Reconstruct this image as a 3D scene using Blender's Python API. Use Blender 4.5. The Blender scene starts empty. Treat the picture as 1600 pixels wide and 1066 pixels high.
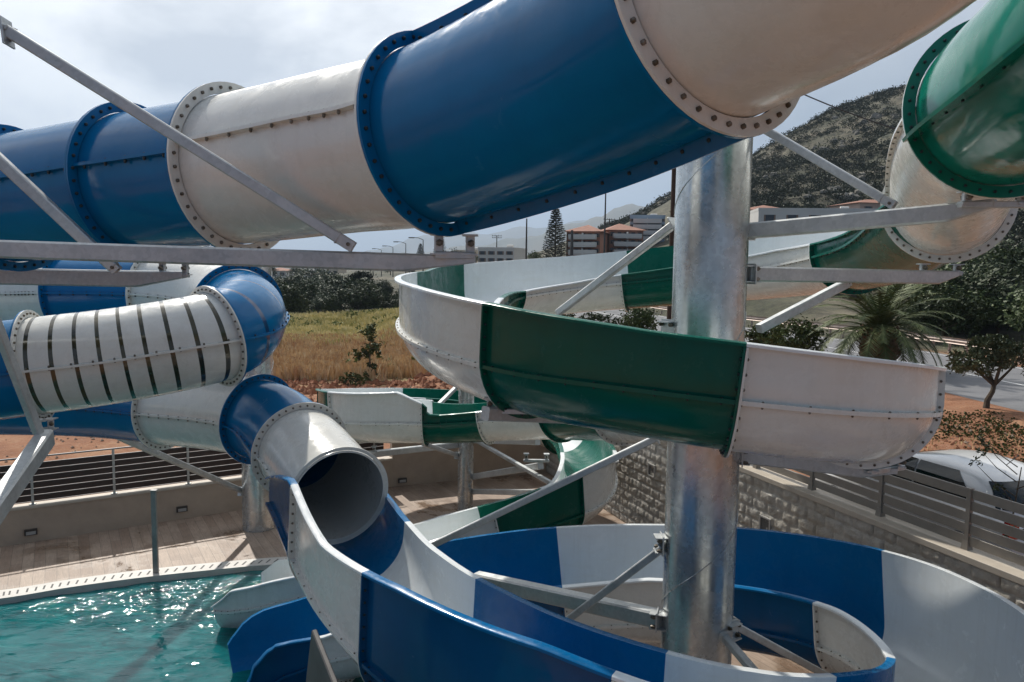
import bpy, math, random
from math import sin, cos, pi, radians as rad, sqrt, atan2, floor
from mathutils import Vector, Matrix, noise
R_ = random.Random(7)
SC = bpy.context.scene
COL = SC.collection
V = Vector
# ------------------------------------------------------------------ camera
FPX = 1230.0                       # focal length in pixels of a 1600 px wide picture
PITCH, ROLL = rad(5.3), rad(0.8)
CAMLOC = V((0, 0, 6.0))
cam_d = bpy.data.cameras.new('camera'); cam = bpy.data.objects.new('camera', cam_d); COL.objects.link(cam)
cam_d.sensor_width = 36; cam_d.lens = 36 * FPX / 1600; cam_d.clip_start = 0.05; cam_d.clip_end = 30000
CM = Matrix.Translation(CAMLOC) @ Matrix.Rotation(pi / 2 - PITCH, 4, 'X') @ Matrix.Rotation(ROLL, 4, 'Z')
cam.matrix_world = CM
SC.camera = cam
def P(px, py, D):                  # picture point at depth D -> place in the world
    return CM @ V(((px - 800) / FPX * D, -(py - 533) / FPX * D, -D))
def G(px, py, z=0.0):              # picture point on the level z -> place in the world
    d = P(px, py, 1) - CAMLOC
    return CAMLOC + d * ((z - CAMLOC.z) / d.z)
def proj(w):
    c = CM.inverted() @ w
    return (800 + c.x / -c.z * FPX, 533 - c.y / -c.z * FPX, -c.z)
# ------------------------------------------------------------------ sky and sun
SUN_AZ, SUN_EL = rad(-26), rad(43)
W = bpy.data.worlds.new('World'); SC.world = W; W.use_nodes = True
nt = W.node_tree; nt.nodes.clear()
def wn(t, **k):
    n = nt.nodes.new(t)
    for a, b in k.items(): setattr(n, a, b)
    return n
out = wn('ShaderNodeOutputWorld'); bg = wn('ShaderNodeBackground'); bg.inputs['Strength'].default_value = 0.1
sky = wn('ShaderNodeTexSky', sky_type='NISHITA', sun_disc=False, sun_elevation=SUN_EL, sun_rotation=SUN_AZ, air_density=1.3, dust_density=2.5, ozone_density=1.0)
tc = wn('ShaderNodeTexCoord'); sep = wn('ShaderNodeSeparateXYZ'); nt.links.new(tc.outputs['Generated'], sep.inputs[0])
mp = wn('ShaderNodeMapping'); mp.inputs['Scale'].default_value = (1.5, 1.5, 2.3); mp.inputs['Location'].default_value = (0.35, 0.1, 0.2)
nt.links.new(tc.outputs['Generated'], mp.inputs[0])
nz = wn('ShaderNodeTexNoise'); nz.inputs['Scale'].default_value = 2.6; nz.inputs['Detail'].default_value = 8; nz.inputs['Roughness'].default_value = 0.55; nz.inputs['Distortion'].default_value = 0.25
nt.links.new(mp.outputs[0], nz.inputs[0])
cr = wn('ShaderNodeValToRGB')      # cloud tone: grey undersides to bright edges
cr.color_ramp.elements[0].position = 0.38; cr.color_ramp.elements[0].color = (6.2, 6.35, 6.7, 1)
cr.color_ramp.elements[1].position = 0.6; cr.color_ramp.elements[1].color = (12, 11.9, 11.7, 1)
nt.links.new(nz.outputs[0], cr.inputs[0])
# the cloud sheet thins towards the horizon and towards the east (right)
def mth(op, a, b=None, clamp=False):
    n = wn('ShaderNodeMath', operation=op); n.use_clamp = clamp
    for i, v in enumerate((a, b)):
        if v is None: continue
        if isinstance(v, (int, float)): n.inputs[i].default_value = v
        else: nt.links.new(v, n.inputs[i])
    return n.outputs[0]
elev = mth('SUBTRACT', sep.outputs['Z'], mth('MULTIPLY', sep.outputs['X'], 0.42))
cov = mth('MULTIPLY', mth('MULTIPLY', mth('SUBTRACT', elev, 0.0), 5.5, True), mth('ADD', mth('MULTIPLY', sep.outputs['Y'], 2.2), .68, True))   # broken cloud ahead, clear blue sky behind
hz = wn('ShaderNodeMixRGB'); hz.inputs[2].default_value = (1.15, 1.5, 2.05, 1)
hf = mth('MULTIPLY', mth('SUBTRACT', 0.72, sep.outputs['Z']), 1.7, True)
nt.links.new(hf, hz.inputs[0]); nt.links.new(sky.outputs[0], hz.inputs[1])
mx = wn('ShaderNodeMixRGB'); nt.links.new(cov, mx.inputs[0]); nt.links.new(hz.outputs[0], mx.inputs[1]); nt.links.new(cr.outputs[0], mx.inputs[2])
nt.links.new(mx.outputs[0], bg.inputs[0]); nt.links.new(bg.outputs[0], out.inputs[0])
sl = bpy.data.lights.new('sun', 'SUN'); sl.energy = 4.8; sl.angle = rad(1.0); sl.color = (1, 0.95, 0.87)
so = bpy.data.objects.new('sun', sl); COL.objects.link(so)
sdir = V((sin(SUN_AZ) * cos(SUN_EL), cos(SUN_AZ) * cos(SUN_EL), sin(SUN_EL)))
so.rotation_euler = sdir.to_track_quat('Z', 'Y').to_euler()
so.location = (0, 0, 40)
SC.view_settings.view_transform = 'Standard'; SC.view_settings.look = 'None'; SC.view_settings.exposure = 0.22; SC.view_settings.gamma = 1
SC.view_settings.use_curve_mapping = False
SC.cycles.max_bounces = 6; SC.cycles.diffuse_bounces = 3; SC.cycles.glossy_bounces = 3; SC.cycles.transparent_max_bounces = 8
# ------------------------------------------------------------------ materials
class NT:
    def __init__(s, name):
        s.m = bpy.data.materials.new(name); s.m.use_nodes = True; s.t = s.m.node_tree
        s.b = s.t.nodes['Principled BSDF']; s.co = s.n('ShaderNodeTexCoord')
    def n(s, t, **k):
        n = s.t.nodes.new(t)
        for a, b in k.items(): setattr(n, a, b)
        return n
    def l(s, a, b): s.t.links.new(a, b)
    def noise(s, scale, detail=4, rough=.55, dist=0, vec=None, sc=None):
        n = s.n('ShaderNodeTexNoise'); n.inputs['Scale'].default_value = scale; n.inputs['Detail'].default_value = detail
        n.inputs['Roughness'].default_value = rough; n.inputs['Distortion'].default_value = dist
        src = vec or s.co.outputs['Object']
        if sc:
            mpn = s.n('ShaderNodeMapping'); mpn.inputs['Scale'].default_value = sc; s.l(src, mpn.inputs[0]); src = mpn.outputs[0]
        s.l(src, n.inputs[0]); return n.outputs[0]
    def ramp(s, fac, stops):
        r = s.n('ShaderNodeValToRGB'); e = r.color_ramp.elements
        while len(e) < len(stops): e.new(0.5)
        for i, (p, c) in enumerate(stops):
            e[i].position = p; e[i].color = (*c, 1) if len(c) == 3 else c
        s.l(fac, r.inputs[0]); return r.outputs[0]
    def mix(s, f, a, b, mode='MIX'):
        m = s.n('ShaderNodeMixRGB', blend_type=mode)
        for i, v in enumerate((f, a, b)):
            if isinstance(v, (int, float)): m.inputs[i].default_value = v
            elif isinstance(v, tuple): m.inputs[i].default_value = (*v, 1)
            else: s.l(v, m.inputs[i])
        return m.outputs[0]
    def bump(s, h, strength=.3, dist=.02):
        b = s.n('ShaderNodeBump'); b.inputs['Strength'].default_value = strength; b.inputs['Distance'].default_value = dist
        s.l(h, b.inputs['Height']); s.l(b.outputs[0], s.b.inputs['Normal'])
    def set(s, **k):
        for a, v in k.items():
            i = s.b.inputs[a.replace('_', ' ')]
            if hasattr(v, 'links'): s.l(v, i)
            else: i.default_value = (*v, 1) if isinstance(v, tuple) and len(v) == 3 else v
        return s
def g3(v): return (v, v, v)
def gelcoat(name, col, col2, rough=.16, grime=.25, coat=.6, spec=.5):
    t = NT(name)
    big = t.noise(1.1, 4, .6)
    c = t.ramp(big, [(.3, col), (.72, col2)])
    st = t.noise(2.2, 5, .6, .2, sc=(1, 1, 5))
    dirt = t.ramp(st, [(.52, g3(1)), (.72, tuple(1 - grime * k for k in (.55, .7, 1)))])
    c = t.mix(1.0, c, dirt, 'MULTIPLY')
    dr = t.ramp(t.noise(1, 6, .7, .3, sc=(9, 9, .7)), [(.5, g3(1)), (.72, tuple(1 - .9 * k * max(grime, .09) for k in (.8, .9, 1)))]); c = t.mix(1, c, dr, 'MULTIPLY')
    spk = t.ramp(t.noise(24, 6, .75), [(.66, g3(1)), (.74, tuple(1 - 1.4 * grime * k for k in (.7, .8, 1)))]); c = t.mix(.8, c, spk, 'MULTIPLY')
    r = t.ramp(t.noise(3.5, 9, .75, .4), [(.35, g3(rough * .5)), (.7, g3(rough * 2.4))])
    t.set(Base_Color=c, Roughness=r, Coat_Weight=coat, Coat_Roughness=.06, IOR=1.5, Specular_IOR_Level=spec)
    w1 = t.n('ShaderNodeMath', operation='MULTIPLY_ADD'); t.l(t.noise(38, 4, .6), w1.inputs[0]); w1.inputs[1].default_value = .012; t.l(t.noise(1.7, 3, .5), w1.inputs[2])
    t.bump(w1.outputs[0], .35, .035)
    return t.m
M = {}
M['white'] = gelcoat('gelcoat_white', (.66, .65, .60), (.71, .70, .65), .2, .07, .2, .4)
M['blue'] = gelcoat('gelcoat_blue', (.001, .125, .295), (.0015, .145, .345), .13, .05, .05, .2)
M['blue_flume_shaded'] = gelcoat('gelcoat_flume_blue_shaded', (.001, .062, .165), (.0015, .08, .205), .13, .06, .05, .28)  # flume outside: darker copy of the blue, its shade put into the colour
M['green'] = gelcoat('gelcoat_green', (.0015, .082, .055), (.003, .10, .068), .15, .1, 0, .24)
M['tube_in'] = gelcoat('gelcoat_tube_inside_shaded', (.42, .42, .40), (.48, .48, .46), .3, .05, 0, .3)  # lining of white tubes, greyed to paint in the dimness inside
M['green_tube'] = gelcoat('gelcoat_tube_green', (.003, .15, .10), (.005, .19, .13), .12, .05, .1, .3); M['green_tube_in'] = M['green_tube']
M['white_in'] = gelcoat('gelcoat_inside_white', (.74, .77, .77), (.80, .83, .83), .16, .06, .1, .4)
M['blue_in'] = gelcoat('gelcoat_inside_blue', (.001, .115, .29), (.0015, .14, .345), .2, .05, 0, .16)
M['green_in'] = gelcoat('gelcoat_inside_green', (.002, .10, .068), (.003, .13, .09), .22, .05, 0, .15)
t = NT('dark_window_band'); t.set(Base_Color=t.ramp(t.noise(1.5), [(.4, (.012, .014, .008)), (.7, (.075, .06, .018))]), Roughness=.2, Coat_Weight=.6); M['band'] = t.m
t = NT('blue_band'); t.set(Base_Color=(.003, .035, .12), Roughness=.2, Coat_Weight=.6); M['bandblue'] = t.m
t = NT('galvanised_steel')
vo = t.n('ShaderNodeTexVoronoi'); vo.inputs['Scale'].default_value = 34; t.l(t.co.outputs['Object'], vo.inputs[0])
c = t.ramp(t.noise(3.0, 6, .65), [(.3, (.36, .38, .38)), (.7, (.56, .58, .57))])
c = t.mix(.22, c, t.ramp(vo.outputs['Color'], [(0, g3(.3)), (1, g3(.75))]))
t.set(Base_Color=c, Metallic=.55, Roughness=t.ramp(t.noise(6, 5, .6), [(.3, g3(.34)), (.7, g3(.6))])); t.bump(t.noise(60, 3), .15, .004); M['galv'] = t.m
t = NT('galvanised_column')
mp_ = (1, 1, .35)
c = t.ramp(t.noise(2.6, 6, .6, .3, sc=mp_), [(.3, (.40, .43, .44)), (.7, (.64, .66, .66))])
sp = t.ramp(t.noise(9, 6, .7, .5), [(.62, g3(1)), (.74, (.78, .74, .68))])
c = t.mix(1, c, sp, 'MULTIPLY')
vs_ = t.n('ShaderNodeTexVoronoi'); vs_.inputs['Scale'].default_value = 26; t.l(t.co.outputs['Object'], vs_.inputs[0]); c = t.mix(1, c, t.ramp(vs_.outputs['Color'], [(.2, g3(.88)), (.8, g3(1.06))]), 'MULTIPLY')
c = t.mix(1, c, t.ramp(t.noise(1, 7, .7, .2, sc=(11, 11, .6)), [(.55, g3(1)), (.7, (.80, .76, .70))]), 'MULTIPLY')
t.set(Base_Color=c, Metallic=.72, Roughness=t.ramp(t.noise(4, 5, .6), [(.3, g3(.17)), (.7, g3(.36))])); t.bump(t.noise(5, 4, .6), .05, .02); M['col'] = t.m
t = NT('bolt_steel'); t.set(Base_Color=t.ramp(t.noise(20), [(.4, (.10, .08, .055)), (.7, (.24, .22, .19))]), Metallic=.6, Roughness=.5); M['bolt'] = t.m
t = NT('bolt_painted'); t.set(Base_Color=(.02, .03, .035), Metallic=.3, Roughness=.45); M['boltd'] = t.m
def BM(mat): return M['bolt'] if mat == 'white' else M['boltd']
def simple(name, col, rough=.6, metal=0, nscale=4, var=.25, bump=0, bs=20, coat=0):
    t = NT(name); lo = tuple(c * (1 - var) for c in col); hi = tuple(min(1, c * (1 + var)) for c in col)
    t.set(Base_Color=t.ramp(t.noise(nscale, 6, .62), [(.3, lo), (.7, hi)]), Roughness=rough, Metallic=metal, Coat_Weight=coat)
    if bump: t.bump(t.noise(bs, 5, .6), bump, .02)
    return t.m
# ------------------------------------------------------------------ mesh building
class MB:
    def __init__(s): s.v = []; s.f = []; s.m = []
    def add(s, vs, fs, m=0):
        o = len(s.v); s.v += [tuple(p) for p in vs]
        for f in fs: s.f.append(tuple(i + o for i in f)); s.m.append(m)
    def box(s, c, size, rot=None, m=0, taper=1):
        x, y, z = (k / 2 for k in size)
        pts = [V((sx * x * (taper if sz > 0 else 1), sy * y * (taper if sz > 0 else 1), sz * z)) for sz in (-1, 1) for sy in (-1, 1) for sx in (-1, 1)]
        if rot: pts = [rot @ p for p in pts]
        s.add([V(c) + p for p in pts], [(0, 2, 3, 1), (4, 5, 7, 6), (0, 1, 5, 4), (2, 6, 7, 3), (0, 4, 6, 2), (1, 3, 7, 5)], m)
    def beam(s, a, b, w, h, up=V((0, 0, 1)), m=0, h2=None, chamfer=.12):
        a, b = V(a), V(b); T = (b - a).normalized(); S = T.cross(up)
        if S.length < .05: S = T.cross(V((1, 0, 0)))
        S.normalize(); U = S.cross(T); h2 = h if h2 is None else h2
        def ring(p, hh, dz=0):
            c = min(w, hh) * chamfer
            q = [(-w / 2 + c, -hh / 2), (w / 2 - c, -hh / 2), (w / 2, -hh / 2 + c), (w / 2, hh / 2 - c), (w / 2 - c, hh / 2), (-w / 2 + c, hh / 2), (-w / 2, hh / 2 - c), (-w / 2, -hh / 2 + c)]
            return [p + S * x + U * (y + dz) for x, y in q]
        vs = ring(a, h) + ring(b, h2, (h - h2) / 2)
        s.add(vs, [tuple(range(8))[::-1], tuple(range(8, 16))] + [(i, (i + 1) % 8, 8 + (i + 1) % 8, 8 + i) for i in range(8)], m)
        return T, S, U
    def tube(s, pts, r, n=10, m=0, caps=True):
        pts = [V(p) for p in pts]; rr = r if isinstance(r, (list, tuple)) else [r] * len(pts)
        prev = None; rings = []
        for i, p in enumerate(pts):
            T = (pts[min(i + 1, len(pts) - 1)] - pts[max(i - 1, 0)]).normalized()
            S = (prev - T * prev.dot(T)) if prev else T.cross(V((0, 0, 1)) if abs(T.z) < .9 else V((1, 0, 0)))
            S.normalize(); prev = S; U = T.cross(S)
            rings += [p + (S * cos(2 * pi * k / n) + U * sin(2 * pi * k / n)) * rr[i] for k in range(n)]
        fs = [(i * n + k, i * n + (k + 1) % n, (i + 1) * n + (k + 1) % n, (i + 1) * n + k) for i in range(len(pts) - 1) for k in range(n)]
        if caps: fs += [tuple(range(n))[::-1], tuple((len(pts) - 1) * n + k for k in range(n))]
        s.add(rings, fs, m)
    def bolt(s, p, nrm, r=.017, h=.022, m=1, n=6):
        nrm = nrm.normalized(); a = nrm.cross(V((.3, .5, .81))).normalized(); b = nrm.cross(a)
        e = [p + (a * cos(2 * pi * k / n) + b * sin(2 * pi * k / n)) * r for k in range(n)]
        f = [q + nrm * h * .7 for q in e]; g = [p + nrm * h + (q - p) * .5 for q in e]
        s.add(e + f + g, [(k, (k + 1) % n, n + (k + 1) % n, n + k) for k in range(n)] + [(n + k, n + (k + 1) % n, 2 * n + (k + 1) % n, 2 * n + k) for k in range(n)] + [tuple(range(2 * n, 3 * n))], m)
    def build(s, name, mats, parent=None, angle=35, smooth=True):
        me = bpy.data.meshes.new(name); me.from_pydata(s.v, [], s.f)
        mats = mats if isinstance(mats, (list, tuple)) else [mats]
        for q in mats: me.materials.append(q)
        me.polygons.foreach_set('material_index', s.m)
        if smooth:
            me.polygons.foreach_set('use_smooth', [True] * len(me.polygons)); me.update()
            me.set_sharp_from_angle(angle=rad(angle))
        me.update()
        o = bpy.data.objects.new(name, me); COL.objects.link(o)
        if parent: adopt(o, parent)
        return o
def wloc(o):
    return (wloc(o.parent) if o.parent else V((0, 0, 0))) + o.location
def adopt(o, parent):              # the child's mesh is in world coordinates
    o.parent = parent; o.location = -wloc(parent)
def adopt_local(o, parent): o.parent = parent; return o
def thing(name, label, cat, loc=(0, 0, 0), rz=0, group=None):
    o = bpy.data.objects.new(name, None); COL.objects.link(o); o.empty_display_size = .3
    o.location = loc; o.rotation_euler = (0, 0, rz); o['label'] = label; o['category'] = cat
    if group: o['group'] = group
    return o
def tag(o, label, cat, group=None):
    o['label'] = label; o['category'] = cat
    if group: o['group'] = group
    return o
def struct(o): o['kind'] = 'structure'; return o
def stuff(o, label=None, cat=None):
    o['kind'] = 'stuff'
    if label: o['label'] = label; o['category'] = cat
    return o
def children(o): return [c for c in bpy.data.objects if c.parent == o]
def copy_tree(o, parent=None):
    c = o.copy(); COL.objects.link(c)
    if parent: c.parent = parent
    for ch in KIDS.get(o.name) or children(o): copy_tree(ch, c)
    return c
KIDS = {}
# ------------------------------------------------------------------ slide sweeps
class Path:
    def __init__(s, pts):          # each: (Vector axis, left wall height, right wall height, bank in degrees, radius)
        s.p = pts
    def at(s, t):
        n = len(s.p) - 1; t = max(0, min(n - 1e-6, t)); i = int(t); u = t - i
        a = s.p[max(i - 1, 0)]; b = s.p[i]; c = s.p[i + 1]; d = s.p[min(i + 2, n)]
        def cr_(k):
            A, B, C_, D_ = a[k], b[k], c[k], d[k]
            if i == 0: A = B * 2 - C_
            if i == n - 1: D_ = C_ * 2 - B
            return (B * 2 + (C_ - A) * u + (A * 2 - B * 5 + C_ * 4 - D_) * u * u + (B * 3 - A - C_ * 3 + D_) * u ** 3) * .5
        return [cr_(0)] + [b[k] * (1 - u) + c[k] * u for k in (1, 2, 3, 4)]
    def frame(s, t):
        q = s.at(t); e = .02; n = len(s.p) - 1
        T = (s.at(min(t + e, n))[0] - s.at(max(t - e, 0))[0]).normalized()
        S = T.cross(V((0, 0, 1))).normalized(); U = S.cross(T)
        bk = rad(q[3]); S2 = S * cos(bk) + U * sin(bk); U2 = U * cos(bk) - S * sin(bk)
        return q, T, S2, U2
TH = .022
def prof_tube(R, n=56): return [(R * cos(2 * pi * k / n), R * sin(2 * pi * k / n)) for k in range(n)]
def prof_flume(R, hl, hr, off=0.0, lip=True):
    pts = []; N = 22
    r = R + off
    for k in range(5): pts.append((-r, hl * (1 - k / 5)))
    for k in range(N + 1):
        a = pi + pi * k / N; pts.append((r * cos(a), r * .94 * sin(a)))
    for k in range(1, 6): pts.append((r, hr * k / 5))
    return pts
def ts_between(path, t0, t1, step=.13):
    L = sum((path.at(t0 + (t1 - t0) * (k + 1) / 12)[0] - path.at(t0 + (t1 - t0) * k / 12)[0]).length for k in range(12))
    n = max(3, int(L / step)); return [t0 + (t1 - t0) * k / n for k in range(n + 1)], L
def tube_section(path, t0, t1, mat, root, seam=0.0, bands=0, band_mat=None, inner=None, ring0=True, ring1=True, label=None, seam_bolts=True, boltr=.014, lipend=False, name='tube_section', jw=.045, jt=.013):
    ts, L = ts_between(path, t0, t1)
    if bands:
        ts = []; w = .024
        for k in range(bands):
            c = (k + .55) / bands; h = w / (L / bands) / bands * .9
            ts += [c - h, c + h]
        ex = [k / 24 for k in range(25)]
        marks = sorted(set([0, 1] + ts + [e for e in ex if all(abs(e - q) > .012 for q in ts)])); bset = [(ts[2 * k], ts[2 * k + 1]) for k in range(bands)]
        tt = [t0 + (t1 - t0) * q for q in marks]
    else: tt = ts; marks = None
    mb = MB(); n = 56
    for sgn, off in ((1, 0), (-1, -TH)):
        rings = []
        for t in tt:
            q, T, S, U = path.frame(t)
            rings.append([q[0] + S * x + U * y for x, y in prof_tube(q[4] + off, n)])
        o = len(mb.v)
        for r in rings: mb.v += [tuple(p) for p in r]
        for i in range(len(rings) - 1):
            bm_ = 0
            if bands and sgn == 1:
                mid = (marks[i] + marks[i + 1]) / 2
                if any(a < mid < b for a, b in bset): bm_ = 1
            for k in range(n):
                a, b, c, d = o + i * n + k, o + i * n + (k + 1) % n, o + (i + 1) * n + (k + 1) % n, o + (i + 1) * n + k
                mb.f.append((a, b, c, d) if sgn == -1 else (d, c, b, a)); mb.m.append(bm_ if sgn == 1 else 2)
    m2 = len(tt) * n
    for i in (0, len(tt) - 1):
        for k in range(n):
            a, b = i * n + k, i * n + (k + 1) % n; f = (a, b, b + m2, a + m2)
            mb.f.append(f if i == 0 else f[::-1]); mb.m.append(0)
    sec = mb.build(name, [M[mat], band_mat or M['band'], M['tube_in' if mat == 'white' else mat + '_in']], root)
    if label: sec['label'] = label
    for on, t, face in ((ring0, t0, 1), (ring1, t1, -1)):
        if on: flange_ring(path, t, face, mat, sec, boltr, lipend and face == -1)
    # the two long joints between the half shells
    for sd in (0, pi):
        sb = MB(); prev = None
        for i, t in enumerate(tt):
            q, T, S, U = path.frame(t); a = seam + sd; Rr = q[4]
            d = S * cos(a) + U * sin(a); e = U * cos(a) - S * sin(a)
            cur = [q[0] + d * (Rr - .004) - e * jt, q[0] + d * (Rr + jw) - e * jt, q[0] + d * (Rr + jw) + e * jt, q[0] + d * (Rr - .004) + e * jt]
            if prev: sb.add(prev + cur, [(0, 1, 5, 4), (1, 2, 6, 5), (2, 3, 7, 6)] + ([(3, 2, 1, 0)] if i == 1 else []) + ([(4, 5, 6, 7)] if i == len(tt) - 1 else []))
            prev = cur
        if seam_bolts:
            nb = max(3, int(L / .2))
            for k in range(nb):
                t = t0 + (t1 - t0) * (k + .5) / nb; q, T, S, U = path.frame(t); a = seam + sd
                d = S * cos(a) + U * sin(a); e = U * cos(a) - S * sin(a)
                for sg in (-1, 1): sb.bolt(q[0] + d * (q[4] + .026) + e * jt * sg, e * sg, .012, .026 if sg < 0 else .01, 1)
        sb.build('long_joint', [M[mat], BM(mat)], sec, 40)
    return sec
def flange_ring(path, t, face, mat, sec, boltr=.014, wide=False):
    q, T, S, U = path.frame(t); mb = MB(); n = 56; R0 = q[4] - TH; R1 = q[4] + (.095 if not wide else .05); th = .02
    c0 = q[0] + T * (.0015 * face); c1 = q[0] + T * (th * face)
    def rg(c, r): return [c + (S * cos(2 * pi * k / n) + U * sin(2 * pi * k / n)) * r for k in range(n)]
    vs = rg(c0, R0 + .03) + rg(c0, R1) + rg(c1, R1) + rg(c1, R0 + .028)
    fs = []
    for j in range(3):
        for k in range(n):
            f = (j * n + k, j * n + (k + 1) % n, (j + 1) * n + (k + 1) % n, (j + 1) * n + k); fs.append(f if face > 0 else f[::-1])
    mb.add(vs, fs)
    nb = 40
    if not wide:
        for k in range(nb):
            a = 2 * pi * (k + .5) / nb; p = c1 + (S * cos(a) + U * sin(a)) * (q[4] + .05); mb.bolt(p, T * face, boltr, .02)
    mb.build('joint_flange', [M[mat], BM(mat)], sec, 40)
def flume_section(path, t0, t1, mat, root, ring0=True, ring1=True, label=None, seam_u=-.08, lip=.08, name='flume_section', joint=True):
    ts, L = ts_between(path, t0, t1)
    mb = MB(); profs = []
    for t in ts:
        q, T, S, U = path.frame(t); p0, hl, hr, bk, Rr = q
        inn = prof_flume(Rr, hl, hr); ou = prof_flume(Rr, hl - .03, hr - .03, TH)
        lp = [(-(Rr + lip), hl - .03), (-(Rr + lip), hl - .008), (-(Rr + lip - .012), hl)]
        rp = [(Rr + lip - .012, hr), (Rr + lip, hr - .008), (Rr + lip, hr - .03)]
        loop = lp + inn + rp + ou[::-1]
        profs.append([p0 + S * x + U * y for x, y in loop])
    ni = len(lp) + len(inn) + 2; n = len(profs[0])
    for r in profs: mb.v += [tuple(p) for p in r]
    for i in range(len(profs) - 1):
        for k in range(n):
            a, b, c, d = i * n + k, i * n + (k + 1) % n, (i + 1) * n + (k + 1) % n, (i + 1) * n + k
            mb.f.append((a, d, c, b)); mb.m.append(1 if k < ni else 0)
    # end caps as quads strips between inner and outer
    li = list(range(3, 3 + 33))
    nn = len(inn)
    for i, e in ((0, 0), (len(profs) - 1, 1)):
        for k in range(nn - 1):
            a = i * n + 3 + k; b = a + 1; c = i * n + n - 1 - (k + 1); d = i * n + n - 1 - k
            mb.f.append((a, b, c, d) if e == 0 else (d, c, b, a)); mb.m.append(0)
        for f in ([0, 1, 2, 3, n - 1], [3 + nn - 1, 3 + nn, 3 + nn + 1, 3 + nn + 2, 3 + nn + 3]):
            g = [i * n + k for k in f]; mb.f.append(tuple(g) if e == 0 else tuple(g[::-1])); mb.m.append(0)
    om = M['blue_flume_shaded'] if mat == 'blue' else M[mat]
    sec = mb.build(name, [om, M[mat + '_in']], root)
    if label: sec['label'] = label
    for on, t, face in ((ring0, t0, 1), (ring1, t1, -1)):
        if not on: continue
        q, T, S, U = path.frame(t); fb = MB()
        a_ = prof_flume(q[4], q[1] - .034, q[2] - .034, TH - .004); b_ = prof_flume(q[4], q[1] - .034, q[2] - .034, .085)
        c0 = q[0] + T * (.0015 * face); c1 = q[0] + T * (.02 * face)
        A = [c0 + S * x + U * y for x, y in a_]; B = [c0 + S * x + U * y for x, y in b_]; C_ = [c1 + S * x + U * y for x, y in b_]; D_ = [c1 + S * x + U * y for x, y in a_]
        m_ = len(a_)
        fs = []
        for j in range(3):
            for k in range(m_ - 1):
                f = (j * m_ + k, j * m_ + k + 1, (j + 1) * m_ + k + 1, (j + 1) * m_ + k); fs.append(f if face > 0 else f[::-1])
        for k in (0, m_ - 1): fs.append((k, m_ + k, 2 * m_ + k, 3 * m_ + k))
        fb.add(A + B + C_ + D_, fs)
        mid = prof_flume(q[4], q[1] - .034, q[2] - .034, .052)
        # bolts at even spacing along the outline
        pts = [c1 + S * x + U * y for x, y in mid]; acc = 0; nxt = .07
        for k in range(len(pts) - 1):
            seg = (pts[k + 1] - pts[k]).length
            while nxt <= acc + seg: fb.bolt(pts[k].lerp(pts[k + 1], (nxt - acc) / seg), T * face, .0125, .016); nxt += .115
            acc += seg
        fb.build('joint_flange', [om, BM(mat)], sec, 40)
    if joint:
        for sd in (-1, 1):
            sb = MB(); prev = None
            for i, t in enumerate(ts):
                q, T, S, U = path.frame(t); Rr = q[4] + TH
                x = sd * sqrt(max(0, 1 - (min(0, seam_u) / (Rr * .94)) ** 2)) * Rr
                c = q[0] + S * x + U * seam_u; d = S * sd
                cur = [c - d * .008 - U * .02, c + d * .05 - U * .02, c + d * .05 + U * .014, c - d * .008 + U * .014]
                if prev:
                    fs = [(0, 1, 5, 4), (1, 2, 6, 5), (2, 3, 7, 6)] + ([(3, 2, 1, 0)] if i == 1 else []) + ([(4, 5, 6, 7)] if i == len(ts) - 1 else [])
                    if sd < 0: fs = [f[::-1] for f in fs]
                    sb.add(prev + cur, fs)
                prev = cur
            nb = max(3, int(L / .22))
            for k in range(nb):
                q, T, S, U = path.frame(t0 + (t1 - t0) * (k + .5) / nb); Rr = q[4] + TH
                x = sd * sqrt(max(0, 1 - (min(0, seam_u) / (Rr * .94)) ** 2)) * Rr
                c = q[0] + S * (x + sd * .03) + U * seam_u
                sb.bolt(c + U * .014, U, .009, .01); sb.bolt(c - U * .02, -U, .009, .018)
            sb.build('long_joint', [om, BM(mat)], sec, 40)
    return sec
# ================================================================== the slides
H0 = .35
def tp(px, py, D, R=.6, bk=0): return (P(px, py, D), 0., 0., bk, R)
def fp(x, y, z, hl, hr, bk=0, R=.6): return (V((x, y, z)), hl, hr, bk, R)
# ---- upper blue and white tube that sweeps up past the camera
A = Path([tp(-250, 335, 8.5), tp(20, 311, 7.55), tp(215, 286, 6.95), tp(372, 266, 6.45), tp(540, 238, 5.9), tp(680, 212, 5.4), tp(900, 122, 4.6), tp(1118, -5, 3.8), tp(1330, -150, 3.15), tp(1600, -400, 2.7)])
upper = thing('water_slide', 'large blue and cream closed tube slide crossing the top of the view', 'water slide', (-1.5, 7, 0))
tube_section(A, 0, 1, 'blue', upper, .12, ring0=False)
tube_section(A, 1, 2, 'blue', upper, .12)
tube_section(A, 2, 3, 'blue', upper, .12)
tube_section(A, 3, 5, 'white', upper, .22, label='long cream section of the tube')
tube_section(A, 5, 7, 'blue', upper, 1.35, jw=.09, label='glossy deep blue section nearest overhead')
tube_section(A, 7, 9, 'white', upper, .75, ring1=False)
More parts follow.
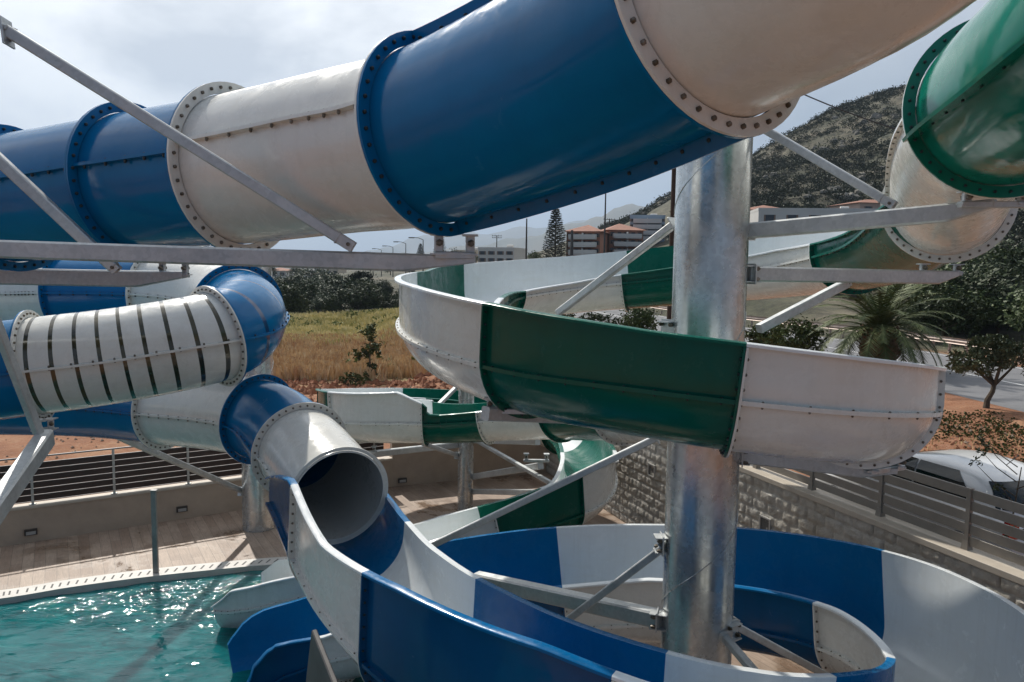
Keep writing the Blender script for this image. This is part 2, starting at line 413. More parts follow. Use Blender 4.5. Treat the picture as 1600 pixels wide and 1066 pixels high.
# ---- lower blue and white slide: tube, open mouth, then a flume round the column into the pool
B = Path([tp(-330, 448, 13.6), tp(0, 456, 13.3), tp(105, 456, 13.2), tp(240, 458, 13.0), tp(325, 466, 12.7), tp(372, 482, 12.0), tp(378, 502, 11.2), tp(338, 526, 10.5), tp(200, 553, 10.0), tp(56, 572, 9.7),
          tp(-100, 590, 9.6), tp(-290, 606, 10.0), tp(-370, 616, 11.2), tp(-300, 622, 12.6), tp(-120, 624, 13.4), tp(110, 626, 13.4), tp(258, 637, 12.9), tp(405, 655, 12.0), tp(470, 703, 10.95), tp(530, 776, 9.7)])
lower = thing('water_slide', 'blue and white slide whose tube opens into a flume looping round the big column', 'water slide', (-2, 10, 0))
tube_section(B, 0, 2, 'white', lower, 0, ring0=False)
tube_section(B, 2, 3, 'blue', lower)
tube_section(B, 3, 5, 'white', lower)
tube_section(B, 5, 7, 'blue', lower, bands=3, band_mat=M['bandblue'], label='blue elbow')
tube_section(B, 7, 9, 'white', lower, bands=9, label='white section with nine dark bands')
tube_section(B, 9, 11, 'blue', lower, bands=3)
tube_section(B, 11, 13, 'white', lower)
tube_section(B, 13, 16, 'blue', lower)
tube_section(B, 16, 17, 'white', lower)
tube_section(B, 17, 18, 'blue', lower)
tube_section(B, 18, 19, 'white', lower, lipend=True, label='white end section with the open mouth')
def fitz(x, y, row):               # height at which a rim standing over (x, y) meets a picture row
    z = 3.0
    for _ in range(12):
        a = proj(V((x, y, z))); b = proj(V((x, y, z + .1))); z += .1 * (row - a[1]) / (b[1] - a[1])
    return z
def lut(tr, px):
    if px <= tr[0][0]: return tr[0][1]
    for (a, b), (c, d) in zip(tr, tr[1:]):
        if px <= c: return b + (d - b) * (px - a) / (c - a)
    return tr[-1][1]
def fitted(pts, trL, trR):
    """pts: (x, y, axis z, R, left height or ('L', trace name), right ...)"""
    out_ = []
    for i, (x, y, z, R, hl, hr) in enumerate(pts):
        a = pts[max(i - 1, 0)]; b = pts[min(i + 1, len(pts) - 1)]; T = V((b[0] - a[0], b[1] - a[1], 0)).normalized(); S = T.cross(V((0, 0, 1)))
        res = []
        for h, sg, tr in ((hl, -1, trL), (hr, 1, trR)):
            if isinstance(h, str):
                q = V((x, y, z + .4)) + S * sg * (R + .03); px = proj(q)[0]; zz = fitz(q.x, q.y, lut(tr[h], px)); px = proj(V((q.x, q.y, zz)))[0]; zz = fitz(q.x, q.y, lut(tr[h], px)); h = max(.0, min(1.05, zz - z))
            res.append(h)
        out_.append((V((x, y, z)), res[0], res[1], 0., R))
    return out_
FL = {'a': [(575, 745), (596, 766), (624, 802), (662, 845), (710, 883), (755, 909), (890, 972), (1030, 1018), (1200, 1054), (1300, 1060), (1350, 1052)],
      'b': [(1145, 915), (1172, 917), (1237, 933), (1265, 943), (1303, 950), (1332, 966), (1368, 998), (1385, 1015)], 'c': [(375, 1085), (385, 1062), (397, 1040), (415, 1020), (440, 1006), (470, 1000), (522, 993), (800, 925), (890, 912), (960, 905), (1040, 904), (1145, 915)]}
FR = {'a': [(425, 740), (456, 742), (465, 769), (496, 840), (543, 873), (596, 902), (710, 959), (780, 985), (980, 1048), (1300, 1130)],
      'b': [(350, 1060), (357, 1025), (366, 998), (380, 978), (400, 960), (425, 949), (455, 942), (500, 933), (690, 848), (780, 833), (875, 824), (960, 821), (1040, 820), (1150, 824), (1270, 838), (1390, 868), (1500, 912), (1600, 970)]}
F = Path(fitted([(-2.62, 10.35, 3.12, .66, .02, .1), (-2.28, 9.75, 3.02, .66, .05, 'a'), (-1.85, 8.85, 2.84, .63, 'a', 'a'), (-1.3, 7.85, 2.62, .60, 'a', 'a'), (-.5, 6.8, 2.5, .58, 'a', 'a'), (.55, 5.85, 2.45, .56, 'a', 'a'), (1.85, 5.3, 2.38, .56, 'a', .82), (3.3, 5.8, 2.2, .56, 'a', .85),
          (4.2, 7.0, 2.02, .56, .36, .85), (4.22, 8.6, 1.84, .56, 'b', .85), (3.4, 9.75, 1.68, .56, 'b', 'b'), (1.95, 10.3, 1.55, .56, 'c', 'b'), (.3, 10.4, 1.38, .56, 'c', 'b'), (-1.2, 10.65, 1.05, .58, 'c', 'b'), (-2.3, 10.95, .68, .6, 'c', 'b'), (-2.8, 11.05, .5, .6, 'c', 'b'), (-3.2, 11.05, .4, .61, 'c', 'b'), (-3.5, 10.97, .34, .62, 'c', 'b'), (-3.72, 10.86, .3, .63, 'c', 'b'), (-3.88, 10.77, .28, .64, .02, .02)], FL, FR))
SECF = [(0.5, 2.08, 'blue'), (2.08, 3.65, 'white'), (3.65, 5.35, 'blue'), (5.35, 6.65, 'white'), (6.65, 7.8, 'blue'), (7.8, 9.27, 'white'), (9.27, 10.6, 'blue'), (10.6, 11.72, 'white'), (11.72, 13.1, 'blue'), (13.1, 14.2, 'white'), (14.2, 19, 'blue')]
for a, b, c in SECF: flume_section(F, a, b, c, lower, ring0=a > .6, ring1=b < 19)
# ---- green and white slide
C = Path([tp(1980, -170, 3.7, .62), tp(1735, 45, 4.6, .62), tp(1570, 164, 6.0, .62), tp(1505, 240, 7.4, .6), tp(1480, 318, 9.0, .6)])
green = thing('water_slide', 'green and white slide winding from a closed tube to low flumes behind', 'water slide', (1, 12, 0))
tube_section(C, 0, 2, 'green_tube', green, .35, jw=.13, jt=.014, boltr=.012, label='glossy green tube end at the right edge')
tube_section(C, 2, 4, 'white', green, .0)
g0 = P(1480, 318, 9.0)
EL = {'n': [(505, 613), (535, 613), (655, 612), (690, 645), (770, 645), (1000, 640)], 'f': [(400, 960), (440, 902), (647, 850), (766, 797), (830, 775), (902, 748), (948, 716), (960, 700)]}
ER = {'g': [(647, 817), (737, 796), (763, 787), (806, 777), (835, 767), (861, 756), (882, 743), (894, 729)], 'f': [(617, 444), (622, 440), (650, 446), (700, 458), (750, 470), (880, 495), (1030, 519), (1170, 534), (1300, 552), (1420, 566), (1480, 577)],
      'b': [(617, 438), (650, 428), (682, 420), (722, 413), (795, 407), (885, 401), (990, 390), (1205, 368), (1330, 352)]}
EB = {'n': [(740, 474), (770, 463), (815, 455), (900, 440), (975, 430), (1165, 400), (1265, 385), (1330, 362)]}
EL['b'] = EB['n']
def W3(px, py, D): w = P(px, py, D); return w.x, w.y
g1_, g2_, g3_, g4_, g5_ = P(1260, 408, 13.4), P(1080, 427, 15.2), P(900, 442, 15.8), P(770, 456, 14.6), P(1385, 380, 11.0)
E = Path([(g0, .0, .0, 0, .6), (g5_, .1, .1, 0, .6)] + fitted([(g1_.x, g1_.y, g1_.z, .6, 'b', 'b'), (g2_.x, g2_.y, g2_.z, .62, 'b', 'b'), (g3_.x, g3_.y, g3_.z, .62, 'b', 'b'), (g4_.x, g4_.y, g4_.z, .62, 'b', 'b'),
          (-.72, 12.2, 5.5, .6, .1, 'b'), (-.85, 10.4, 5.38, .6, .12, .5), (-.5, 8.75, 5.27, .6, .18, 'f'), (.35, 7.45, 5.17, .6, .1, 'f'), (1.35, 6.65, 5.14, .6, .02, 'f'), (2.3, 6.45, 5.05, .6, .0, 'f'), (3.02, 6.85, 4.92, .6, .05, 'f'),
          (3.4, 7.9, 4.7, .6, .2, .38), (3.35, 9.4, 4.38, .6, .3, .35), (2.85, 11.4, 4.0, .6, .3, .3), (1.9, 13.4, 3.62, .6, .22, .2), (.6, 15.0, 3.3, .6, .15, .12), (-1.05, 15.7, 3.05, .6, .1, .1), (-1.55, 15.78, 3.02, .6, .12, .12), (-1.95, 15.85, 3.0, .6, 'n', .2), (-3.1, 16.4, 2.88, .6, 'n', .25), (-3.7, 17.5, 2.76, .6, .5, .25), (-3.72, 19.0, 2.6, .6, .38, .25),
          (-3.0, 20.5, 2.42, .6, .32, .22), (-1.6, 21.3, 2.26, .6, .3, .22), (-.1, 21.1, 2.12, .6, .3, .2), (1.0, 19.9, 2.03, .6, .3, .22), (1.55, 18.4, 1.98, .53, .28, .24), (1.62, 16.7, 1.94, .5, .32, .28), (1.55, 15.2, 1.92, .5, .36, .25), (1.2, 14.1, 1.86, .5, 'f', 'g'), (.25, 13.35, 1.7, .5, 'f', 'g'), (-1.0, 12.9, 1.38, .55, .34, 'g'), (-2.6, 12.75, .95, .6, .28, .26), (-3.85, 13.05, .5, .62, .3, .32), (-4.35, 13.2, .36, .66, .28, .3), (-4.72, 13.3, .33, .7, .02, .04)], EL, ER))
SECE = [(0, 1.45, 'green'), (1.45, 2.7, 'white'), (2.7, 3.55, 'green'), (3.55, 5.0, 'white'), (5.0, 6.35, 'green'), (6.35, 8.87, 'white'), (8.87, 10.5, 'green'), (10.5, 12.35, 'white'), (12.35, 14, 'green'), (14, 16, 'white'), (16, 16.75, 'green'), (16.75, 17.6, 'white'), (17.6, 19.5, 'green'), (19.5, 21.2, 'white'), (21.2, 22.3, 'green'), (22.3, 24.3, 'white'), (24.3, 26.0, 'green'), (26.0, 27.5, 'white'), (27.5, 29.4, 'green'), (29.4, 31.35, 'white'), (31.35, 32.5, 'green'), (32.5, 34, 'white'), (34, 37, 'white')]
for a, b, c in SECE: flume_section(E, a, b, c, green, ring0=a > 0, ring1=b < 37)
# ================================================================== steel
def column(label, x, y, r, top, loc_group='steel columns carrying the slides'):
    o = thing('support_column', label, 'column', (x, y, 0), group=loc_group)
    mb = MB(); mb.tube([(x, y, -.05), (x, y, top)], r, 64); mb.build('column_shaft', M['col'], o)
    sp = MB(); n = int(top * 28); pitch = 5.6 * r
    pts = [(x + (r + .001) * cos(2 * pi * z / pitch + 1.0), y + (r + .001) * sin(2 * pi * z / pitch + 1.0), z) for z in [top * k / n for k in range(n + 1)]]
    sp.tube(pts, .0055, 5); sp.build('weld_seam', M['col'], o)
    return o
cb = G(1092, 1000, 0)
colA = column('massive galvanised steel column in the centre of the blue spiral', 1.93, 7.75, .355, 9.0)
colB = column('thick galvanised column behind the slide mouth on the left deck', *G(405, 824).xy, .36, 6.2)
colC = column('slim galvanised post inside the far green loop', *G(727, 800).xy, .19, 4.6)
def plate(mb, c, T, w, h, th, up=V((0, 0, 1))):
    T = T.normalized(); mb.beam(V(c) - T * th / 2, V(c) + T * th / 2, w, h, up, chamfer=.05)
def clevis(mb, p, T, size):       # lug with a pin where a brace meets a beam
    T = T.normalized(); S = T.cross(V((0, 0, 1))).normalized()
    for s in (-1, 1): mb.beam(p - T * size + S * s * size * .42, p + T * size * .55 + S * s * size * .42, .012, size * 1.1, chamfer=.3)
    mb.tube([p - S * size * .62, p + S * size * .62], size * .2, 12, 1)
    mb.beam(p - T * size * 1.25, p - T * size * 1.15, size * 1.25, size * 1.25, chamfer=.05)
def beam(name, a, b, w, h, parent=None, taper=None, ends='', label=None, cat=None, group=None, csize=.07):
    a, b = V(a), V(b); mb = MB(); T = (b - a).normalized()
    if taper:
        c = b - T * taper; mb.beam(a, c, w, h); mb.beam(c, b, w * .999, h, h2=h * .4)
    else: mb.beam(a, b, w, h)
    if 'A' in ends: plate(mb, a, T, w * 2.0, h * 2.0, .014)
    if 'B' in ends: plate(mb, b, T, w * 2.0, h * 2.0, .014)
    if 'a' in ends: clevis(mb, a, -T, csize)
    if 'b' in ends: clevis(mb, b, T, csize)
    o = mb.build(name, [M['galv'], M['bolt']], parent)
    if parent is None: tag(o, label, cat or 'beam', group)
    return o
def bracket(col, p, T):           # lug plates welded on a column where an arm is bolted
    mb = MB(); T = V(T).normalized(); p = V(p); S = T.cross(V((0, 0, 1))).normalized()
    for s in (-1, 1): mb.beam(p - T * .12 + V((0, 0, s * .075)), p + T * .06 + V((0, 0, s * .075)), .16, .012, chamfer=.3)
    mb.beam(p - T * .02, p - T * .006, .2, .2, chamfer=.05)
    for s in (-1, 1):
        for z in (-1, 1): mb.bolt(p + T * -.003 + S * s * .07 + V((0, 0, z * .05)), T, .02, .05)
    mb.build('clamp_bracket', [M['galv'], M['bolt']], col)
def saddle(p, S, w, hgt, parent=None, name='saddle_bracket', curve=True, label=None):
    """two short posts from the beam end up to the slide with a cross plate"""
    mb = MB(); p = V(p); S = V(S).normalized(); Fw = S.cross(V((0, 0, 1)))
    for s in (-1, 1):
        q = p + S * s * w / 2
        mb.beam(q, q + V((0, 0, hgt)), .06, .06, up=Fw); mb.bolt(q + V((0, 0, hgt * .6)) - Fw * .03, -Fw, .025, .05); mb.bolt(q + V((0, 0, hgt * .6)) + Fw * .03, Fw, .025, .05)
        mb.box(q + V((0, 0, hgt)), (.11, .11, .012)); mb.box(q + V((0, 0, .006)), (.11, .11, .012))
    mb.beam(p - S * w * .62, p + S * w * .62, .09, .05)
    return mb.build(name, [M['galv'], M['bolt']], parent)
def colpt(o, px, py, r, side):    # point on a column's side at picture height py
    x, y = o.location.x, o.location.y
    D = proj(V((x, y, 5)))[2]
    for _ in range(6):
        w = P(px, py, D); D += (y - w.y)
    return V((x + side * r, y, w.z))
# arms of the big column
L_ = lambda px, py, D: P(px, py, D)
q = colpt(colA, 1140, 362, .36, .8); bracket(colA, q + V((.08, 0, 0)), V((1, -.35, 0)))
e = L_(1556, 326, 6.3); o = beam('support_arm', q, e, .13, .15, colA, taper=.35); saddle(L_(1553, 320, 6.3) , V((1, -.1, 0)), .42, .1, colA)
beam('brace_strut', L_(1196, 203, 7.7), L_(1392, 318, 6.9), .075, .075, colA, ends='b')
q = colpt(colA, 1170, 428, .36, 1); bracket(colA, q + V((.05, 0, 0)), V((1, .3, 0)))
beam('support_arm', q, L_(1490, 434, 8.9), .13, .15, colA, taper=.3); saddle(L_(1468, 427, 8.9), V((1, 0, 0)), .38, .1, colA)
beam('brace_strut', L_(1186, 514, 8.0), L_(1322, 443, 8.4), .09, .09, colA, ends='b')
q = colpt(colA, 1145, 712, .36, 1); bracket(colA, q + V((.05, 0, 0)), V((1, -.3, 0)))
beam('support_arm', q, L_(1402, 741, 7.3), .11, .13, colA, taper=.3); saddle(L_(1382, 733, 7.3), V((1, .5, 0)), .36, .1, colA)
beam('brace_strut', colpt(colA, 1150, 700, .3, 1) + V((0, .2, 0)), L_(1262, 728, 8.2), .06, .06, colA)
beam('brace_strut', L_(1054, 350, 7.9), L_(872, 489, 9.0), .075, .075, colA, ends='A')
q = colpt(colA, 1030, 968, .36, -1); bracket(colA, q - V((.06, 0, 0)), V((-1, .3, 0)))
beam('support_arm', q, L_(745, 905, 9.6), .15, .17, colA)
beam('brace_strut', colpt(colA, 1038, 855, .36, -1), L_(888, 968, 8.5), .075, .075, colA, ends='A'); bracket(colA, colpt(colA, 1046, 850, .4, -1), V((-1, 0, 0)))
beam('brace_strut', colpt(colA, 1128, 976, .3, .7) + V((0, -.3, 0)), L_(1184, 1056, 7.2), .075, .075, colA, ends='A'); bracket(colA, colpt(colA, 1130, 972, .34, .9) + V((0, -.2, 0)), V((.6, -.8, 0)))
beam('brace_strut', colpt(colA, 1145, 975, .36, 1), L_(1290, 1055, 8.6), .075, .075, colA, ends='A')
bracket(colA, colpt(colA, 1045, 515, .4, -1), V((-1, -.6, 0)))
beam('brace_strut', L_(1026, 684, 9.0), L_(676, 852, 9.6), .075, .075, colA, ends='A')
# far post
bx = colC.location
def cc(py, s=1): return colpt(colC, 728, py, .19, s)
beam('brace_strut', cc(602, -1), L_(682, 636, 17.6), .09, .09, colC, ends='A')
beam('support_arm', cc(695, -1), L_(560, 712, 16.6), .12, .14, colC, taper=.4); saddle(L_(566, 706, 16.6), V((1, 0, 0)), .5, .12, colC)
beam('brace_strut', cc(712, -1), L_(662, 694, 17), .09, .09, colC, ends='A')
beam('support_arm', cc(745, 1), L_(845, 728, 15.6), .12, .14, colC); saddle(L_(838, 720, 15.6), V((1, 0, 0)), .4, .14, colC)
beam('support_arm', cc(768, 1), L_(862, 770, 14.6), .1, .12, colC)
beam('brace_strut', cc(686, 1), L_(862, 756, 14.8), .08, .08, colC)
beam('support_arm', cc(688, 1), L_(840, 690, 15.9), .12, .14, colC)
# arm under the front green flume
arm = beam('support_beam', L_(758, 646, 7.4), L_(960, 655, 8.6), .12, .13, taper=.0, label='short galvanised arm under the front green flume joint', cat='beam')
saddle(L_(800, 642, 7.5), V((1, 0, 0)), .42, .12, arm)
# left column arms
beam('support_arm', colpt(colB, 385, 672, .36, -1), L_(100, 672, 13.2), .14, .17, colB, taper=1.0); saddle(L_(128, 664, 13.2), V((1, .4, 0)), .3, .22, colB)
q = colpt(colB, 384, 768, .36, -1); beam('brace_strut', q, L_(180, 680, 14.0), .11, .11, colB, ends='A'); bracket(colB, q + V((.02, 0, 0)), V((-1, -.2, 0)))
# beams reaching in from the left
GB = 'galvanised beams reaching in from the left'
b1 = beam('support_beam', L_(-220, 382, 5.55), L_(742, 414, 5.55), .12, .128, taper=.5, label='long galvanised beam running level under the upper tube', group=GB)
saddle(L_(710, 399, 5.5), V((1, .2, 0)), .22, .14, b1)
b2 = beam('support_beam', L_(-220, 428, 8.6), L_(288, 437, 8.6), .14, .18, taper=.5, label='shorter galvanised beam just below the long one', group=GB)
saddle(L_(272, 430, 8.6), V((1, 0, 0)), .25, .13, b2)
b3 = beam('support_beam', L_(-60, 870, 6.6), L_(72, 684, 8.6), .16, .2, label='broad galvanised arm rising from the lower left corner', group=GB)
saddle(L_(70, 672, 8.7), V((.8, .6, 0)), .12, .12, b3)
GS = 'galvanised diagonal struts on the left'
s1 = beam('brace_strut', L_(10, 48, 5.2), L_(545, 382, 5.45), .075, .075, ends='b', label='long diagonal strut from the top left corner across the cream tube', cat='strut', group=GS)
mb = MB(); mb.beam(L_(8, 30, 5.2), L_(14, 72, 5.2), .12, .014, up=V((1, 0, 0))); mb.beam(L_(-12, 38, 5.22), L_(18, 46, 5.2), .1, .03); mb.build('end_plate', [M['galv']], s1)
beam('brace_strut', L_(-60, 195, 6.1), L_(178, 418, 6.3), .085, .085, ends='b', label='thin strut crossing in front of the blue tube at the left edge', cat='strut', group=GS)
beam('brace_strut', L_(-20, 470, 7.8), L_(60, 676, 8.5), .09, .09, label='steep strut meeting the broad arm beside the banded tube', cat='strut', group=GS)
# ================================================================== pool yard
t = NT('deck_planks')
br = t.n('ShaderNodeTexBrick'); br.inputs['Scale'].default_value = 1; br.inputs['Mortar Size'].default_value = .004; br.inputs['Brick Width'].default_value = 1.2; br.inputs['Row Height'].default_value = .2
br.inputs['Color1'].default_value = (.29, .205, .15, 1); br.inputs['Color2'].default_value = (.41, .31, .235, 1); br.inputs['Mortar'].default_value = (.16, .125, .1, 1)
mpn = t.n('ShaderNodeMapping'); mpn.inputs['Rotation'].default_value = (0, 0, rad(60)); t.l(t.co.outputs['Object'], mpn.inputs[0]); t.l(mpn.outputs[0], br.inputs[0])
gr = t.noise(3, 8, .65, 1.2, vec=mpn.outputs[0], sc=(1, 9, 1))
c = t.mix(1, br.outputs[0], t.ramp(gr, [(.3, g3(.72)), (.7, g3(1.15))]), 'MULTIPLY')
c = t.mix(1, c, t.ramp(t.noise(.9, 5, .6), [(.35, g3(.86)), (.65, g3(1.08))]), 'MULTIPLY')
wet = t.noise(.7, 7, .7, .5); c = t.mix(1, c, t.ramp(wet, [(.52, g3(1)), (.62, (.66, .62, .58))]), 'MULTIPLY')
t.set(Base_Color=c, Roughness=t.ramp(wet, [(.5, g3(.6)), (.62, g3(.22))])); t.bump(br.outputs[1], -.2, .004); M['deck'] = t.m
wallL0, wallL1 = G(0, 855), G(603, 762)
dL = (wallL1 - wallL0).normalized()
corner = G(853, 735)
wl0 = wallL0 - dL * 6
kink = G(612, 761)
sw_dir = (G(969, 817) - G(928, 790)).normalized()
sw_end = corner + sw_dir * 21
# pool outline (world, z=0): far rim from the picture, then round towards the camera
rim = [G(-420, 985), G(-200, 962), G(0, 938), G(110, 920), G(220, 905), G(330, 893), G(430, 884), G(530, 880), G(610, 888), G(660, 920), G(680, 990), G(690, 1060)]
pool = [V((p.x, p.y, 0)) for p in rim]
def smooth_poly(pts, n=8):
    q = Path([(p, 0., 0., 0., 0.) for p in pts]); return [q.at(k / n)[0] for k in range((len(pts) - 1) * n + 1)]
pe = smooth_poly(pool)
pool_far = pe + [V((-2.2, 3, 0)), V((-14, 3, 0))]
# deck: the floor area left over around the pool, as strips outside the rim
yard = [wl0, wallL0, wallL1, kink, corner, sw_end]
dk = MB()
far_edge = [V((wl0.x - 8, wl0.y - 8 * dL.y / dL.x * 1, 0))]
back = []
for i, p in enumerate(pe):
    back.append(p + (p - V((-6, 8, 0))).normalized() * .42)
inner = back
# polygon: yard boundary (counter-clockwise) minus the pool
ring = [V((-30, wl0.y - (wl0.x + 30) * dL.y / dL.x, 0)), wl0, wallL1, kink, corner, sw_end, V((sw_end.x, -6, 0)), V((-1.0, -6, 0)), V((-1.0, 3, 0))] + inner[::-1] + [V((-30, 6, 0))]
me = bpy.data.meshes.new('deck'); import bmesh
bm = bmesh.new(); vs = [bm.verts.new(p) for p in ring]; f = bm.faces.new(vs); bmesh.ops.triangulate(bm, faces=[f]); bmesh.ops.recalc_face_normals(bm, faces=bm.faces); 
for f in bm.faces:
    if f.normal.z < 0: f.normal_flip()
bm.to_mesh(me); bm.free(); me.materials.append(M['deck']); o = bpy.data.objects.new('pool_deck', me); COL.objects.link(o); struct(o)
# white overflow grating round the pool
M['coping'] = simple('white_coping', (.50, .48, .44), .5, 0, 3, .12, .1)
M['slot'] = simple('slot_dark', (.12, .12, .115), .8)
gt = MB()
a = [p + V((0, 0, .004)) for p in pe]; b = [p + V((0, 0, .004)) for p in back]
tops = []
for off, (h, ) in ((0, (.03,)), (1, (.03,))): tops.append([(p if off == 0 else q_) + V((0, 0, .03)) for p, q_ in zip(pe, back)])
n = len(pe)
gt.add(tops[0] + tops[1], [(k, k + 1, n + k + 1, n + k) for k in range(n - 1)])
gt.add([p + V((0, 0, -.5)) for p in pe] + tops[0], [(k, k + 1, n + k + 1, n + k) for k in range(n - 1)])
gt.add(tops[1] + [p + V((0, 0, -.05)) for p in back], [(k, k + 1, n + k + 1, n + k) for k in range(n - 1)])
cop = gt.build('pool_edge', M['coping']); struct(cop)
sg = MB(); acc = 0
for k in range(n - 1):
    p0, p1 = pe[k], pe[k + 1]; L = (p1 - p0).length; nxt = acc
    m_ = int(L / .085)
    for j in range(m_):
        u = (j + .5) / m_; c0 = p0.lerp(p1, u); c1 = back[k].lerp(back[k + 1], u); d = (c1 - c0)
        sg.beam(c0 + d * .3 + V((0, 0, .0325)), c0 + d * .72 + V((0, 0, .0325)), .03, .003, chamfer=.1)
o = sg.build('overflow_grating', M['slot'], smooth=False); o['kind'] = 'structure'
# water
t = NT('pool_water')
wv = t.n('ShaderNodeTexWave'); 
nz1 = t.noise(1.6, 8, .62, 1.1, sc=(.8, 1.5, 1)); nz2 = t.noise(.55, 5, .6, .8); nz3 = t.noise(4.2, 3, .5, 1.4, sc=(.75, 1.7, 1))
c = t.ramp(nz1, [(.32, (.001, .03, .036)), (.44, (.003, .085, .095)), (.62, (.008, .17, .175)), (.84, (.10, .36, .34))])
c = t.mix(t.ramp(nz2, [(.35, g3(0)), (.7, g3(.75))]), c, (.004, .125, .135))
t.b.subsurface_method = 'BURLEY'; t.set(Subsurface_Weight=.85, Subsurface_Scale=.35)
t.b.inputs['Subsurface Radius'].default_value = (.5, 1, 1)
t.set(Base_Color=c, Roughness=.05, IOR=1.33, Specular_IOR_Level=.7)
ad = t.n('ShaderNodeMath', operation='ADD'); t.l(t.noise(1.4, 2, .5, .8, sc=(.7, 1.5, 1)), ad.inputs[0]); t.l(nz3, ad.inputs[1])
sy_ = t.n('ShaderNodeSeparateXYZ'); t.l(t.co.outputs['Object'], sy_.inputs[0]); mr_ = t.n('ShaderNodeMapRange'); mr_.inputs['From Min'].default_value = 12.4; mr_.inputs['From Max'].default_value = 15.2; mr_.inputs['To Min'].default_value = .07; mr_.inputs['To Max'].default_value = .75; t.l(sy_.outputs['Y'], mr_.inputs['Value'])
mu_ = t.n('ShaderNodeMath', operation='MULTIPLY'); t.l(ad.outputs[0], mu_.inputs[0]); t.l(mr_.outputs[0], mu_.inputs[1])
t.bump(mu_.outputs[0], 1.0, .085); M['water'] = t.m
wm = MB(); X0, X1, Y0, Y1 = -20, 1.6, 2.5, 15.5; nx, ny = 260, 190
def wz(x, y): return -.09 + .028 * noise.noise(V((x * .9, y * 1.3, .3))) + .016 * noise.noise(V((x * 2.4, y * 3.2, 4))) + .008 * noise.noise(V((x * 6, y * 8, 9)))
wm.add([(X0 + (X1 - X0) * i / nx, Y0 + (Y1 - Y0) * j / ny, wz(X0 + (X1 - X0) * i / nx, Y0 + (Y1 - Y0) * j / ny)) for j in range(ny + 1) for i in range(nx + 1)], [(j * (nx + 1) + i, j * (nx + 1) + i + 1, (j + 1) * (nx + 1) + i + 1, (j + 1) * (nx + 1) + i) for j in range(ny) for i in range(nx)])
o = wm.build('pool_water', M['water'], angle=180); struct(o)
# ---- plastered wall with slatted fence
M['plaster'] = simple('beige_plaster', (.42, .33, .25), .75, 0, 2.2, .1, .15, 40)
M['cap'] = simple('wall_cap', (.50, .44, .36), .65, 0, 3, .12)
M['fence_steel'] = simple('grey_fence_steel', (.42, .42, .40), .4, .5, 5, .1)
M['brown_slat'] = simple('dark_brown_slat', (.035, .018, .014), .45, 0, 5, .2)
M['sunlit_top'] = simple('sunlit_top_edge', (.24, .23, .22), .4, .4)  # pale tone paints the sun catching the top edges of the fence
nL = V((dL.y, -dL.x, 0))          # towards the pool
WH = .74
w = thing('garden_wall', 'low beige plastered wall along the far side of the deck', 'wall', wallL0)
mb = MB(); a0 = wl0 - dL * 16; mb.beam(a0 - nL * .12 + V((0, 0, WH / 2 - .1)), wallL1 + dL * .2 - nL * .12 + V((0, 0, WH / 2 - .1)), .24, WH + .2, chamfer=.01); mb.build('wall_body', M['plaster'], w)
mb = MB(); mb.beam(a0 - nL * .12 + V((0, 0, WH + .03)), wallL1 + dL * .2 - nL * .12 + V((0, 0, WH + .03)), .3, .055, chamfer=.1); mb.build('wall_cap', M['cap'], w)
w2 = thing('garden_wall', 'taller beige plastered wall behind the far green loop', 'wall', kink)
mb = MB(); mb.beam(wallL1 + dL * .21 - nL * .12 + V((0, 0, .6)), corner + V((.3, .1, .6)), .24, 1.45, chamfer=.01); mb.build('wall_body', M['plaster'], w2)
mb = MB(); mb.beam(wallL1 + dL * .21 - nL * .12 + V((0, 0, 1.35)), corner + V((.3, .1, 1.35)), .3, .05, chamfer=.1); mb.build('wall_cap', M['cap'], w2)
fz = WH + .06
fence = thing('slatted_fence', 'dark slatted fence with grey posts on the beige wall', 'fence', wallL0 + V((0, 0, fz)))
px_posts = [G(-420, 900), G(-120, 872), G(54, 846), G(181, 826), G(295, 808), G(404, 790)]
s0 = (G(181, 826) - a0).dot(dL); s1_ = (G(54, 846) - a0).dot(dL); step = abs(s0 - s1_)
ss = [s0 + step * k for k in range(-7, 5)]
for i, s in enumerate(ss):
    p = a0 + dL * s - nL * .1
    if s > (wallL1 - a0).dot(dL): break
    mb = MB(); mb.box(p + V((0, 0, fz + .5)), (.05, .05, 1.04), Matrix.Rotation(atan2(dL.y, dL.x), 3, 'Z')); mb.box(p + V((0, 0, fz + .006)), (.11, .11, .012)); mb.build('fence_post', M['fence_steel'], fence)
    e_ = min(s + step, (wallL1 - a0).dot(dL)); q_ = a0 + dL * e_ - nL * .1
    mb = MB()
    for k in range(7):
        z = fz + .07 + k * .14
        if k < 6: mb.beam(p + dL * .024 + V((0, 0, z + .06)), q_ - dL * .024 + V((0, 0, z + .06)), .012, .120, m=0, chamfer=.02)
        mb.beam(p + dL * .024 + V((0, 0, z + .128 - .14)), q_ - dL * .024 + V((0, 0, z + .128 - .14)), .03, .012, m=1, chamfer=.2)
    mb.build('slat_panel', [M['brown_slat'], M['sunlit_top']], fence)
mb = MB(); mb.beam(a0 - nL * .1 + V((0, 0, fz + 1.03)), wallL1 - nL * .1 + V((0, 0, fz + 1.03)), .05, .03, chamfer=.2); mb.build('top_rail', M['sunlit_top'], fence)
M['lamp_dark'] = simple('lamp_housing', (.06, .055, .05), .4, .4); M['lamp_face'] = simple('lamp_lens', (.35, .34, .32), .3)
